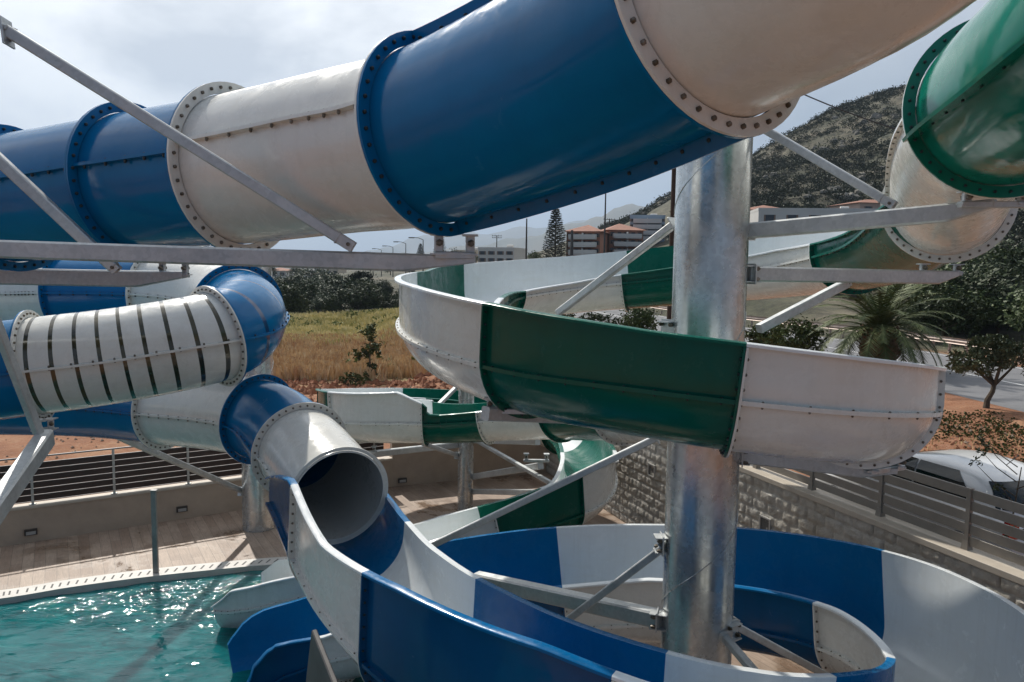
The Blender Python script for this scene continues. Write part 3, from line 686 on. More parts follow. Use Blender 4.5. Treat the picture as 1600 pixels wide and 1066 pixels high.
for (px, py, lab) in ((48, 831, 'leftmost small dark lamp set in the low beige wall'), (284, 795, 'small dark wall lamp left of the thick deck column'), (628, 750, 'small wall lamp on the taller beige wall beyond the slide mouth')):
    # intersect the ray with the wall plane
    d = P(px, py, 1) - CAMLOC; pl = wallL0 if px < 600 else kink; nn = nL if px < 600 else V(((corner - kink).y, -(corner - kink).x, 0)).normalized()
    q_ = CAMLOC + d * ((pl - CAMLOC).dot(nn) / d.dot(nn)) + nn * (.03 if px < 600 else .05)
    l = thing('wall_lamp', lab, 'wall lamp', q_, group='small lamps along the beige wall')
    rt = Matrix.Rotation(atan2(nn.y, nn.x) + pi / 2, 3, 'Z')
    mb = MB(); mb.box(q_, (.24, .05, .13), rt); mb.build('lamp_housing', M['lamp_dark'], l)
    mb = MB(); mb.box(q_ + nn * .028 - V((0, 0, .015)), (.18, .01, .07), rt); mb.build('lamp_lens', M['lamp_face'], l)
# ---- split-face block retaining wall on the right
t = NT('split_face_block')
c = t.ramp(t.noise(6, 8, .7), [(.25, (.32, .30, .27)), (.5, (.46, .435, .39)), (.75, (.60, .57, .51))])
c = t.mix(t.ramp(t.noise(1.2, 4, .6), [(.45, g3(0)), (.65, g3(.35))]), c, (.36, .29, .2))
t.set(Base_Color=c, Roughness=.85); t.bump(t.noise(35, 6, .7), .7, .02); M['block'] = t.m
M['concrete'] = simple('grey_concrete', (.36, .35, .33), .8, 0, 3, .15, .3)
nS = V((sw_dir.y, -sw_dir.x, 0))  # towards the pool
if nS.x > 0: nS = -nS
SH = 2.36; SL = (sw_end - corner).length
swall = thing('retaining_wall', 'rough split face block wall on the right below the slatted fence', 'wall', corner + sw_dir * 8)
mb = MB(); gx, gz = int(SL / .034), int(SH / .034); bh, bw = .2, .4
vs = []
for j in range(gz + 1):
    for i in range(gx + 1):
        s = SL * i / gx; z = SH * j / gz; row = int(z / bh); ss_ = s + (bw / 2 if row % 2 else 0); colm = int(ss_ / bw)
        fz_ = min(z % bh, bh - z % bh); fs_ = min(ss_ % bw, bw - ss_ % bw); edge = min(1, min(fz_, fs_) / .03)
        base = noise.noise(V((row * 7.3, colm * 3.1, 0))) * .02
        d = edge * (.032 + base + .014 * noise.noise(V((s * 9, z * 11, 1))) + .016 * noise.noise(V((s * 22, z * 24, 5))) + .008 * noise.noise(V((s * 47, z * 51, 5))))
        p = corner + sw_dir * s + nS * (d + .02) + V((0, 0, z - .02)); vs.append(p)
mb.add(vs, [(j * (gx + 1) + i, (j + 1) * (gx + 1) + i, (j + 1) * (gx + 1) + i + 1, j * (gx + 1) + i + 1) for j in range(gz) for i in range(gx)])
mb.build('block_facing', M['block'], swall, angle=50)
mb = MB(); mb.beam(corner - nS * .13 + V((0, 0, SH / 2 - .03)), sw_end - nS * .13 + V((0, 0, SH / 2 - .03)), .24, SH, chamfer=.01); mb.build('wall_core', M['concrete'], swall)
mb = MB(); mb.beam(corner - nS * .16 + V((0, 0, SH + .03)), sw_end - nS * .16 + V((0, 0, SH + .03)), .46, .09, chamfer=.08); mb.build('coping', M['cap'], swall)
for px, py in ((1022, 735), (1200, 820)):
    d = P(px, py, 1) - CAMLOC; q_ = CAMLOC + d * ((corner - CAMLOC).dot(nS) / d.dot(nS)) + nS * .05
    rt = Matrix.Rotation(atan2(sw_dir.y, sw_dir.x), 3, 'Z'); mb = MB()
    mb.box(q_ + V((0, 0, .13)), (.3, .06, .03), rt, 1); mb.box(q_ - V((0, 0, .13)), (.3, .06, .03), rt, 1)
    for s in (-1, 1): mb.box(q_ + sw_dir * s * .135, (.03, .06, .228), rt, 1)
    mb.box(q_ - nS * .0, (.235, .02, .228), rt, 0); mb.build('drain_opening', [M['slot'], M['concrete']], swall)
M['taupe'] = simple('taupe_aluminium', (.27, .245, .215), .45, .3, 4, .1)
rf = thing('slatted_fence', 'taupe fence of wide horizontal slats on the block wall', 'fence', corner + sw_dir * 8 + V((0, 0, SH)))
zb = SH + .075
def on_wall(px, py):               # distance along the wall of a picture point at the coping level
    d = P(px, py, 1) - CAMLOC; nn = nS; q_ = CAMLOC + d * ((corner - nS * .16 - CAMLOC).dot(nn) / d.dot(nn)); return (q_ - corner).dot(sw_dir)
sp_ = on_wall(1510, 862) ; sp2 = on_wall(1375, 812); stp = sp_ - sp2
k = 0; pos = sp_ + stp * 2
while pos > -1:
    pos_n = pos - stp; p = corner - nS * .16 + sw_dir * pos; q_ = corner - nS * .16 + sw_dir * pos_n; rt = Matrix.Rotation(atan2(sw_dir.y, sw_dir.x), 3, 'Z')
    if pos > 0:
        mb = MB(); mb.box(p + V((0, 0, zb + .40)), (.06, .06, .82), rt); mb.box(p + V((0, 0, zb + .06)), (.1, .1, .12), rt, taper=.8); mb.build('fence_post', M['taupe'], rf)
        if pos_n > -.5:
            mb = MB()
            for j in range(5): mb.beam(p + V((0, 0, zb + .12 + j * .155)) - sw_dir * .04, q_ + V((0, 0, zb + .12 + j * .155)) + sw_dir * .04, .025, .125, chamfer=.1)
            mb.build('slat_panel', M['taupe'], rf)
    pos = pos_n
# ---- handrail posts in the pool and near the camera
M['rail_steel'] = simple('brushed_rail', (.26, .25, .24), .4, .4)
p = G(244, 905, -.1)
hr_ = thing('pool_handrail', 'tall flat steel rail standing at the far edge of the pool', 'handrail', p)
mb = MB(); mb.beam(p + V((0, 0, -.3)), p + V((0, 0, 1.75)), .1, .06, up=V((0, 1, 0)), chamfer=.1); mb.build('rail_post', M['rail_steel'], hr_)
mb = MB(); mb.beam(p + V((0, 0, 1.76)), p + V((-.02, -2.2, 1.76)), .05, .05, chamfer=.2); mb.beam(p + V((-.02, -2.2, 1.78)), p + V((-.02, -2.2, -.4)), .04, .04, up=V((0, 1, 0))) 
mb = MB(); mb.box(p + V((0, 0, 1.76)), (.12, .08, .015)); mb.build('rail_cap', M['rail_steel'], hr_)
M['rail_dark'] = simple('dark_rail_steel', (.10, .095, .09), .45, .3)
pa, pb = L_(486, 974, 6.4), L_(540, 1110, 6.0)
hr2 = thing('pool_handrail', 'near steel rail end leaning in at the bottom edge', 'handrail', V((pa.x, pa.y, 0)))
mb = MB(); mb.beam(pa - V((0, 0, .28)), L_(548, 1130, 5.6) - V((0, 0, .28)), .045, .56, chamfer=.2); mb.build('rail_panel', M['rail_dark'], hr2)
mb = MB(); mb.beam(pa - V((0, 0, .57)), V((pa.x, pa.y, 0)), .06, .05, up=V((0, 1, 0)), chamfer=.1); mb.build('rail_post', M['rail_dark'], hr2)
# plinth under the white pool exit
M['tile'] = simple('beige_tile_plinth', (.40, .34, .27), .6, 0, 3, .1)
for (a_, b_, lab) in ((G(392, 955, 0), G(560, 930, 0), 'beige tiled plinth under the white pool exit'),):
    mb = MB(); mb.beam(a_ + V((0, .1, .08)), b_ + V((0, .1, .08)), .5, .22, chamfer=.03); o = mb.build('plinth', M['tile']); tag(o, lab, 'plinth')
# ================================================================== land
def sst(a, b, x):
    u = max(0, min(1, (x - a) / (b - a))); return u * u * (3 - 2 * u)
road_c = [V((21, -2, 2.3)), V((18.6, 10, 2.3)), V((17.4, 20, 2.35)), V((16.4, 28, 2.4)), V((14.6, 37, 2.5)), V((11.5, 46, 2.5)), V((8, 58, 2.5)), V((5, 76, 2.6)), V((3, 100, 3.2)), V((2, 130, 4))]
road_s = smooth_poly(road_c, 6)
def road_d(x, y):
    b = 1e9; z = 2.4
    for k in range(len(road_s) - 1):
        p, q = road_s[k], road_s[k + 1]; dx, dy = q.x - p.x, q.y - p.y
        u = max(0, min(1, ((x - p.x) * dx + (y - p.y) * dy) / (dx * dx + dy * dy)))
        d = (p.x + dx * u - x) ** 2 + (p.y + dy * u - y) ** 2
        if d < b: b = d; z = p.z + (q.z - p.z) * u
    return sqrt(b), z
crest = [(-80, 0), (0, 8), (45, 19), (60, 26), (92, 43), (125, 57), (155, 70), (200, 92), (280, 108), (420, 90), (700, 40)]
def crest_at(x):
    if x <= crest[0][0]: return 0
    for (a, b), (c, d) in zip(crest, crest[1:]):
        if x <= c: return b + (d - b) * (x - a) / (c - a)
    return 30
nK = V(((corner - kink).y, -(corner - kink).x, 0)).normalized()
def height(x, y):
    p = V((x, y, 0))
    dl = -(p - wallL0).dot(nL); dk_ = -(p - kink).dot(nK); dsr = -(p - corner).dot(nS)
    left_out = dl if (p - kink).dot(dL) < 0 else dk_
    if left_out < .5 and dsr < .75: return -.7
    far = max(0, y - 36)
    hL = .45 + .12 * noise.noise(V((x * .25, y * .25, 0))) + .05 * noise.noise(V((x * 1.1, y * 1.1, 0))) + .02 * noise.noise(V((x * 3, y * 3, 0)))
    m = max(0, 1 - ((x + 1.0) / 5.5) ** 2 - ((y - 32) / 3.4) ** 2)      # heap of dug earth
    hL += m * (1.1 + .5 * noise.noise(V((x * .9, y * .9, 3))) + .25 * noise.noise(V((x * 2.6, y * 2.6, 3))))
    hL += .9 * sst(60, 160, y)
    rr = max(0, dsr)
    hR = 1.6 + .75 * sst(3.8, 7.5, rr + .5 * noise.noise(V((x * .4, y * .4, 6)))) + .1 * noise.noise(V((x * .8, y * .8, 9)))
    w = sst(-1.5, 2.5, dsr - max(0, (y - 26)) * .05)
    h = hL * (1 - w) + hR * w if y < 60 else hL + (hR - hL) * w * (1 - sst(60, 90, y))
    wr = sst(-.03, .26, x / max(20, y))
    h += wr * (min(far, 90) * .095) * sst(36, 52, y)
    h += crest_at(x * 290 / max(120, y)) * sst(100, 300, y) * (1 if y < 300 else max(0, 1 - (y - 300) / 500)) * .94
    if y > 60: h += sst(60, 120, y) * (.8 * noise.noise(V((x * .05, y * .05, 2))))
    if y > 115 and wr > .1: h += wr * sst(115, 170, y) * (5 * noise.noise(V((x * .02, y * .02, 5))) + 2.2 * noise.noise(V((x * .07, y * .07, 8))) + .9 * noise.noise(V((x * .22, y * .22, 8))))
    if 3 < y < 110 and x > -45 and (dsr > 3 or y > 40):
        d, z = road_d(x, y); k = 1 - sst(4.6, 8.5, d); h = h * (1 - k) + (z - .04) * k
    if y > 900: h = h * max(0, 1 - (y - 900) / 1500) - 2
    return h
def axis_vals(lo, hi, c, fine, n_f, grow):
    v = [c + fine * k for k in range(-n_f, n_f + 1)]; s = fine
    while v[-1] < hi: s *= grow; v.append(v[-1] + s)
    s = fine
    while v[0] > lo: s *= grow; v.insert(0, v[0] - s)
    return v
xs = axis_vals(-9000, 9000, 2, .4, 45, 1.045); ys = axis_vals(-30, 12000, 20, .4, 50, 1.035)
ys = [y for y in ys if y > -30]
gm = MB(); nx_, ny_ = len(xs), len(ys)
gm.add([(x, y, height(x, y)) for y in ys for x in xs], [(j * nx_ + i, j * nx_ + i + 1, (j + 1) * nx_ + i + 1, (j + 1) * nx_ + i) for j in range(ny_ - 1) for i in range(nx_ - 1)])
t = NT('red_earth_and_scrub')
pos = t.n('ShaderNodeNewGeometry'); sx = t.n('ShaderNodeSeparateXYZ'); t.l(pos.outputs['Position'], sx.inputs[0])
dirt = t.ramp(t.noise(.55, 9, .68), [(.28, (.17, .062, .026)), (.5, (.29, .125, .058)), (.7, (.40, .23, .125))])
dirt = t.mix(t.ramp(t.noise(9, 6, .7), [(.55, g3(0)), (.75, g3(.55))]), dirt, (.42, .33, .24))
field = t.ramp(t.noise(.3, 8, .7), [(.3, (.10, .07, .03)), (.5, (.22, .16, .06)), (.7, (.30, .25, .10))])
scrub = t.ramp(t.noise(.05, 10, .75), [(.35, (.03, .038, .016)), (.52, (.085, .078, .045)), (.68, (.20, .165, .115))])
def yramp(node, a, b):
    m1 = t.n('ShaderNodeMapRange'); m1.inputs['From Min'].default_value = a; m1.inputs['From Max'].default_value = b
    t.l(node, m1.inputs['Value']); return m1.outputs[0]
fine = t.ramp(t.noise(.55, 8, .75), [(.4, g3(.45)), (.6, g3(1.25))]); scrub = t.mix(1, scrub, fine, 'MULTIPLY')
c = t.mix(yramp(sx.outputs['Y'], 34, 39), dirt, field); c = t.mix(yramp(sx.outputs['Y'], 84, 92), c, scrub)
mm = t.n('ShaderNodeMath', operation='MULTIPLY'); t.l(yramp(sx.outputs['X'], 8, 11), mm.inputs[0]); t.l(yramp(sx.outputs['Y'], 33, 38), mm.inputs[1]); c = t.mix(mm.outputs[0], c, scrub)
t.set(Base_Color=c, Roughness=.95); t.bump(t.noise(3, 9, .75), .8, .12); M['land'] = t.m
struct(gm.build('ground', M['land'], angle=180))
# road
t = NT('asphalt'); t.set(Base_Color=t.ramp(t.noise(.8, 8, .7), [(.3, (.12, .12, .125)), (.7, (.18, .18, .185))]), Roughness=.85); t.bump(t.noise(60, 3), .3, .004); M['asphalt'] = t.m
M['paint'] = simple('road_paint', (.6, .6, .58), .6, 0, 8, .2)
def ribbon(pts, o0, o1, dz):
    mb = MB(); L = []; 
    for k, p in enumerate(pts):
        T = (pts[min(k + 1, len(pts) - 1)] - pts[max(k - 1, 0)]); T.z = 0; T.normalize(); S = V((T.y, -T.x, 0))
        L += [p + S * o0 + V((0, 0, dz)), p + S * o1 + V((0, 0, dz))]
    mb.add(L, [(2 * k, 2 * k + 1, 2 * k + 3, 2 * k + 2) for k in range(len(pts) - 1)]); return mb
rs = smooth_poly(road_c, 10)
struct(ribbon(rs, -3.7, 3.7, .03).build('road', M['asphalt'], angle=180))
mb = ribbon(rs, -.06, .06, .034); m2 = ribbon(rs, 3.28, 3.38, .034); mb.add(m2.v, m2.f)
for s_ in (-1, 1):
    sh_ = MB(); vs = []
    for k, p in enumerate(rs):
        T = (rs[min(k + 1, len(rs) - 1)] - rs[max(k - 1, 0)]); T.z = 0; T.normalize(); S = V((T.y, -T.x, 0)) * s_
        vs += [p + S * 3.69 + V((0, 0, .026)), p + S * 4.7 + V((0, 0, .0)), p + S * 6.2 + V((0, 0, -.45))]
    sh_.add(vs, [(3 * k + i, 3 * k + i + 1, 3 * k + i + 4, 3 * k + i + 3) for k in range(len(rs) - 1) for i in (0, 1)]); struct(sh_.build('road_shoulder', M['land'], angle=180))
struct(mb.build('road_markings', M['paint'], angle=180))
# guard rail along the far (east) edge
M['guard'] = simple('guard_rail_steel', (.42, .33, .28), .5, .3, 3, .2)
gp = []
for k, p in enumerate(rs):
    T = (rs[min(k + 1, len(rs) - 1)] - rs[max(k - 1, 0)]); T.z = 0; T.normalize(); S = V((T.y, -T.x, 0))
    gp.append((p + S * 4.4, T, S))
sel = [g for g in gp if 18 < g[0].y < 78]
gr_ = thing('guard_rail', 'rusty steel guard rail along the far side of the road', 'guard rail', sel[0][0])
mb = MB(); prof = [(-.03, .45), (.03, .5), (-.02, .58), (.03, .66), (-.03, .72)]
for k in range(len(sel) - 1):
    a_, b_ = sel[k], sel[k + 1]
    va = [a_[0] + a_[2] * x + V((0, 0, z)) for x, z in prof]; vb = [b_[0] + b_[2] * x + V((0, 0, z)) for x, z in prof]
    mb.add(va + vb, [(i, i + 1, 5 + i + 1, 5 + i) for i in range(4)])
mb.build('rail_band', M['guard'], gr_)
acc = 0
for k in range(0, len(sel) - 1):
    mb = MB(); mb.box(sel[k][0] + sel[k][2] * .1 + V((0, 0, .25)), (.1, .1, .8)); mb.build('rail_post', M['guard'], gr_)
# far mountains
t = NT('far_mountain'); t.set(Base_Color=t.ramp(t.noise(.002, 8, .7), [(.3, (.06, .07, .045)), (.7, (.16, .14, .10))]), Roughness=1); M['mtn'] = t.m
def mtn(name, dist, prof, depth, seed):
    mb = MB(); n = 160; m_ = 14; vs = []
    for j in range(m_ + 1):
        v = j / m_
        for i in range(n + 1):
            u = i / n; px = prof[0][0] + (prof[-1][0] - prof[0][0]) * u
            for (a, b), (c, d) in zip(prof, prof[1:]):
                if a <= px <= c: py = b + (d - b) * sst(0, 1, (px - a) / (c - a)) ; break
            top = P(px, py, dist); z = top.z
            dd = dist + depth * (v - .6)
            q_ = P(px, py, dd); prf = (1 - abs(v - .6) / .6) if v < .6 else 1 - (v - .6) / .4
            zz = -30 + (z + 30) * max(0, prf) ** .8
            zz += dist * .012 * noise.noise(V((px * .012, v * 4, seed))) * (.3 + prf) + dist * .005 * noise.noise(V((px * .05, v * 11, seed)))
            vs.append((q_.x, q_.y, zz))
    mb.add(vs, [(j * (n + 1) + i, j * (n + 1) + i + 1, (j + 1) * (n + 1) + i + 1, (j + 1) * (n + 1) + i) for j in range(m_) for i in range(n)])
    return struct(mb.build(name, M['mtn'], angle=180))
mtn('hills', 3600, [(200, 425), (420, 412), (640, 400), (740, 382), (820, 372), (880, 348), (930, 338), (975, 322), (1030, 322), (1110, 300), (1300, 320), (1700, 380)], 1500, 3)
mtn('hills', 6500, [(-300, 425), (100, 412), (300, 402), (520, 396), (700, 368), (860, 352), (1000, 330), (1250, 290), (1700, 300)], 2200, 8)
# ================================================================== plants
def leafmat(name, cols, rough=.6, trans=.15):
    t = NT(name); c = t.ramp(t.noise(2.2, 3, .6), [(.3, cols[0]), (.55, cols[1]), (.75, cols[2])])
    t.set(Base_Color=c, Roughness=rough, Specular_IOR_Level=.25); return t.m
M['olive'] = leafmat('olive_leaf', [(.045, .058, .028), (.09, .11, .058), (.17, .19, .11)])
M['darkleaf'] = leafmat('dark_leaf', [(.02, .033, .012), (.048, .068, .024), (.095, .115, .045)])
M['midleaf'] = leafmat('mid_leaf', [(.035, .055, .016), (.075, .105, .03), (.14, .17, .055)])
M['fieldleaf'] = leafmat('field_leaf', [(.03, .045, .018), (.045, .065, .025), (.075, .10, .04)])
M['palm'] = leafmat('palm_leaf', [(.045, .06, .02), (.09, .115, .035), (.18, .19, .075)])
M['conifer'] = leafmat('conifer_leaf', [(.008, .016, .008), (.018, .03, .014), (.03, .045, .02)])
M['bark'] = simple('bark', (.10, .075, .05), .9, 0, 6, .4, .6, 30)
def crown(mb, c, rad3, n_cl, n_leaf, ls, rng, thin=0.9, aspect=2.2):
    c = V(c)
    for _ in range(n_cl):
        u = rng.random() ** .45; th = rng.random() * 2 * pi; ph = math.acos(rng.uniform(-.85, 1))
        d = V((sin(ph) * cos(th), sin(ph) * sin(th), cos(ph)))
        cc_ = c + V((d.x * rad3[0], d.y * rad3[1], d.z * rad3[2])) * u * thin
        cr_ = min(rad3) * rng.uniform(.16, .34)
        for _ in range(n_leaf):
            e = V((rng.gauss(0, 1), rng.gauss(0, 1), rng.gauss(0, .8))) * cr_ * .6
            p = cc_ + e; a = V((rng.gauss(0, 1), rng.gauss(0, 1), rng.gauss(0, .7))).normalized(); b = a.cross(V((rng.random(), rng.random(), rng.random() + .1))).normalized()
            l = ls * rng.uniform(.6, 1.4); w_ = l / aspect
            mb.add([p - a * l * .5, p + b * w_ * .5, p + a * l * .5, p - b * w_ * .5], [(0, 1, 2, 3)])
def tree(name, label, cat, loc, crowns, leaf, trunk_h, tr, mat, group=None, seed=1, n_cl=60, n_leaf=26, forks=4, lean=0):
    rng = random.Random(seed); loc = V(loc); o = thing(name, label, cat, loc, group=group)
    tb = MB(); top = V((lean, 0, trunk_h))
    tb.tube([V((0, 0, -.1)), V((lean * .2, .03, trunk_h * .35)), V((lean * .7, -.04, trunk_h * .7)), top], [tr * 1.3, tr, tr * .85, tr * .7], 8)
    for k in range(forks):
        cx, cr_ = crowns[k % len(crowns)]; tgt = V(cx) + V((rng.uniform(-.5, .5) * cr_[0], rng.uniform(-.5, .5) * cr_[1], rng.uniform(-.1, .5) * cr_[2]))
        mid = top.lerp(tgt, .5) + V((rng.uniform(-.1, .1), rng.uniform(-.1, .1), -.05)) * cr_[0]
        tb.tube([top - V((0, 0, tr)), mid, tgt], [tr * .6, tr * .4, tr * .12], 6)
    adopt_local(tb.build('trunk', M['bark'], None), o)
    cm = MB()
    for cx, cr_ in crowns: crown(cm, cx, cr_, n_cl // len(crowns), n_leaf, leaf, rng)
    adopt_local(cm.build('crown', M[mat], None, smooth=False), o)
    return o
def gp_(px, py, D):                # ground point under a picture column at depth D
    w = P(px, py, D); return V((w.x, w.y, height(w.x, w.y)))
# olive tree by the road on the right
b_ = gp_(1541, 632, 21.5)
tree('olive_tree', 'grey green olive tree with a forked dark trunk by the road at the right edge', 'tree', b_, [((-.5, 0, 1.3), (.72, .65, .42)), ((.65, .1, 1.45), (.9, .7, .5)), ((.15, 0, 1.8), (.8, .6, .32))], .10, .75, .075, 'olive', seed=3, n_cl=190, n_leaf=34, forks=7, lean=.18)
# young staked sapling beside the car
b_ = gp_(1588, 760, 10.5)
o = thing('sapling', 'thin young tree with sparse pale leaves tied to a stake behind the white car', 'tree', b_)
rng = random.Random(5); tb = MB(); tb.tube([(0, 0, 0), (.03, 0, .8), (-.02, 0, 1.5), (.05, 0, 2.2)], [.02, .016, .012, .006], 6)
cm = MB()
for k in range(12):
    z = 1.1 + k * .1; a_ = rng.random() * 6.28; L = rng.uniform(.25, .5); e_ = V((cos(a_) * L, sin(a_) * L, z + L * .8)); tb.tube([(0, 0, z), (e_.x * .6, e_.y * .6, z + L * .4), e_], [.008, .006, .003], 5); crown(cm, e_, (.15, .15, .12), 5, 6, .055, rng)
adopt_local(tb.build('trunk', M['bark']), o); adopt_local(cm.build('crown', M['olive'], smooth=False), o)
sk = MB(); sk.beam((.12, 0, 0), (.12, 0, 1.3), .03, .03, chamfer=.2); adopt_local(sk.build('stake', M['tile']), o)
# date palm
b_ = gp_(1372, 562, 29.5); b_.z = 2.55
o = thing('palm_tree', 'short stout date palm with shaggy brown trunk beside the road', 'palm', b_)
tb = MB(); tb.tube([(0, 0, -.2), (0, 0, .2), (0, 0, .75), (0, 0, 1.15), (0, 0, 1.35)], [.45, .62, .68, .5, .25], 20)
for k in range(150):
    a_ = k * 2.399; z = .0 + 1.25 * (k / 150); r = .6 + .08 * sin(k); d = V((cos(a_), sin(a_), 0)); tb.beam(V((0, 0, z)) + d * (r - .15), V((0, 0, z + .28)) + d * (r + .1), .1, .03, chamfer=.3)
M['palmbark'] = simple('palm_boots', (.19, .105, .055), .95, 0, 5, .4); adopt_local(tb.build('trunk', M['palmbark'], smooth=False), o)
fm = MB(); rng = random.Random(11)
for k in range(52):
    a_ = k * 2.399; el = rad(82 - 78 * (k / 52) + rng.uniform(-6, 6)); L = rng.uniform(2.5, 3.3); d = V((cos(a_), sin(a_), 0)); p = V((0, 0, 1.2)); pts = [p.copy()]
    for j in range(14):
        p = p + (d * cos(el) + V((0, 0, sin(el)))) * L / 14; el -= rad(4.2 + 2.2 * (k / 52) * 2); pts.append(p.copy())
    fm.tube(pts, [.03 * (1 - j / 16) + .004 for j in range(15)], 5)
    side = V((-d.y, d.x, 0))
    for j in range(2, 15):
        T = (pts[j] - pts[j - 1]).normalized(); 
        for sub in (0, .33, .66):
            q_ = pts[j - 1].lerp(pts[j], sub); ll = .5 * sin(pi * min(1, (j + sub) / 15.5)) + .12
            for s in (-1, 1):
                e_ = q_ + (side * s * .8 + T * .75 + V((0, 0, -.12 + rng.uniform(-.15, .15)))).normalized() * ll; w_ = T * .032
                fm.add([q_ - w_, q_ + w_, e_], [(0, 1, 2)])
adopt_local(fm.build('fronds', M['palm'], smooth=False), o)
# shrubs on the near verge
for i, (px, py, D, w_, h_, m_, lab) in enumerate([(1240, 548, 31, 1.35, 1.0, 'midleaf', 'round dark shrub on the verge left of the palm'), (1195, 535, 33, .9, .8, 'midleaf', 'small shrub just right of the big column beside the road'), (995, 512, 42, 1.2, .9, 'midleaf', 'shrub under the white and green flume left of the big column'), (930, 515, 40, 1.6, .8, 'darkleaf', 'low dark shrub behind the front green flume'), (860, 512, 43, 1.6, .9, 'darkleaf', 'dark hedge shrub left of the low one behind the green flume')]):
    tree('shrub', lab, 'shrub', gp_(px, py, D), [((0, 0, h_ * .85), (w_, w_ * .8, h_))], .16, .4, .05, m_, seed=20 + i, n_cl=110, n_leaf=26)
tree('shrub', 'bright yellow green bush beyond the guard rail', 'shrub', gp_(1432, 500, 44), [((0, 0, .7), (1.6, .8, .7))], .14, .3, .04, 'midleaf', seed=31, n_cl=90)
# slope thick with trees beyond the road on the right
rng = random.Random(9); G1_ = 'dark trees on the slope beyond the road'
protos = []
for k in range(4):
    s = 40 + k
    o = tree('scrub_tree', ('dark round headed tree on the slope beyond the road', 'grey green round headed tree on the slope beyond the road', 'mid green round headed tree on the slope beyond the road', 'very dark bushy tree on the slope beyond the road')[k], 'tree', (0, 0, -50), [((0, 0, 1.9), (2.0, 1.9, 1.5)), ((1.0, .3, 1.5), (1.3, 1.2, 1.1)), ((-1.1, -.2, 1.4), (1.2, 1.2, 1.0))], .26, 1.0, .12, ('darkleaf', 'olive', 'midleaf', 'darkleaf')[k], G1_, s, 150, 26)
    KIDS[o.name] = children(o); protos.append(o)
spots = []
for k in range(100):
    D = rng.uniform(40, 105); px = rng.uniform(1440, 1640) if D < 60 else rng.uniform(1180, 1640)
    w = P(px, 500, D); d, z = road_d(w.x, w.y)
    if d < 7: continue
    spots.append((w.x, w.y, rng.uniform(.7, 1.25)))
for px, D, s in ((1180, 60, .8), (1230, 62, .9), (1290, 58, .9), (1330, 66, 1.1), (1420, 52, .9), (1480, 45, .8), (1560, 44, .9), (1590, 52, 1.2), (1350, 56, .8), (1160, 75, 1), (1020, 80, .9), (1500, 60, 1.2), (1545, 72, 1.4), (1450, 70, 1.2)):
    w = P(px, 500, D); spots.append((w.x, w.y, s))
used = set()
for i, (x, y, s) in enumerate(spots):
    k = i % 4; o = protos[k] if k not in used else copy_tree(protos[k]); used.add(k)
    o.location = (x, y, height(x, y) - .15); o.scale = (s, s, s * rng.uniform(.8, 1.1)); o.rotation_euler.z = rng.random() * 6
# olive row across the field
G2_ = 'bushy olive trees in a row beyond the field'; rng = random.Random(14); protos = []
for k in range(3):
    o = tree('olive_tree', 'dense dark olive tree in the belt beyond the dry field', 'tree', (0, 0, -50), [((0, 0, 2.2), (2.4, 2.2, 1.9)), ((1.4, .3, 1.7), (1.6, 1.4, 1.4)), ((-1.4, -.2, 1.6), (1.6, 1.4, 1.3))], .3, 1.0, .16, 'fieldleaf', G2_, 60 + k, 210, 26)
    KIDS[o.name] = children(o); protos.append(o)
used = set()
for i in range(34):
    px = 385 + (i % 12) * 24 + rng.uniform(-10, 10); D = (86, 100, 120)[i // 12] + rng.uniform(-6, 6)
    w = P(px, 480, D); s = rng.uniform(.55, 1.05) * (1.0 + (D - 84) * .002)
    k = i % 3; o = protos[k] if k not in used else copy_tree(protos[k]); used.add(k)
    o.location = (w.x, w.y, height(w.x, w.y) - .2); o.scale = (s, s, s); o.rotation_euler.z = rng.random() * 6
# small tree standing alone in the dry grass
b_ = gp_(578, 585, 38.5)
tree('fig_tree', 'small dark green tree standing alone in the dry grass', 'tree', b_, [((0, 0, 2.35), (.55, .5, .6)), ((.15, 0, 1.55), (.6, .5, .55)), ((-.35, 0, 1.2), (.45, .4, .4)), ((.1, 0, .5), (.4, .3, .45))], .16, 1.6, .05, 'midleaf', seed=71, n_cl=64, n_leaf=26)
tree('shrub', 'low green weeds at the foot of the lone tree', 'shrub', gp_(556, 592, 36.5), [((0, 0, .35), (.9, .5, .35))], .13, .2, .02, 'midleaf', seed=72, n_cl=40, n_leaf=20)
# grass
t = NT('dry_grass'); sx = t.n('ShaderNodeObjectInfo')
t.set(Base_Color=t.ramp(t.noise(.9, 5, .7), [(.3, (.38, .22, .12)), (.5, (.56, .39, .22)), (.7, (.72, .58, .36))]), Roughness=.9, Specular_IOR_Level=.1); M['dry'] = t.m
t = NT('yellow_weeds'); t.set(Base_Color=t.ramp(t.noise(.35, 6, .7), [(.3, (.20, .22, .06)), (.42, (.48, .42, .18)), (.6, (.72, .62, .34))]), Roughness=.9, Specular_IOR_Level=.1); M['weeds'] = t.m
def blades(n, ypick, xlo, xhi, h, w, seed):
    rng = random.Random(seed); mb = MB()
    for _ in range(n):
        D = ypick(rng); px = rng.uniform(xlo, xhi); wp = P(px, 540, D); x, y = wp.x, wp.y
        if road_d(x, y)[0] < 6: continue
        if noise.noise(V((x * .3, y * .3, 7))) < -.42: continue
        z = height(x, y); hh = h * rng.uniform(.5, 1.25); a_ = rng.random() * pi; d = V((cos(a_), sin(a_), 0)) * w * rng.uniform(.6, 1.4); l = V((rng.gauss(0, .2), rng.gauss(0, .2), 1)) * hh
        b0 = V((x, y, z - .05)); mb.add([b0 - d, b0 + d, b0 + l + d * .4, b0 + l * 1.05 - d * .7], [(0, 1, 2, 3)])
    return mb
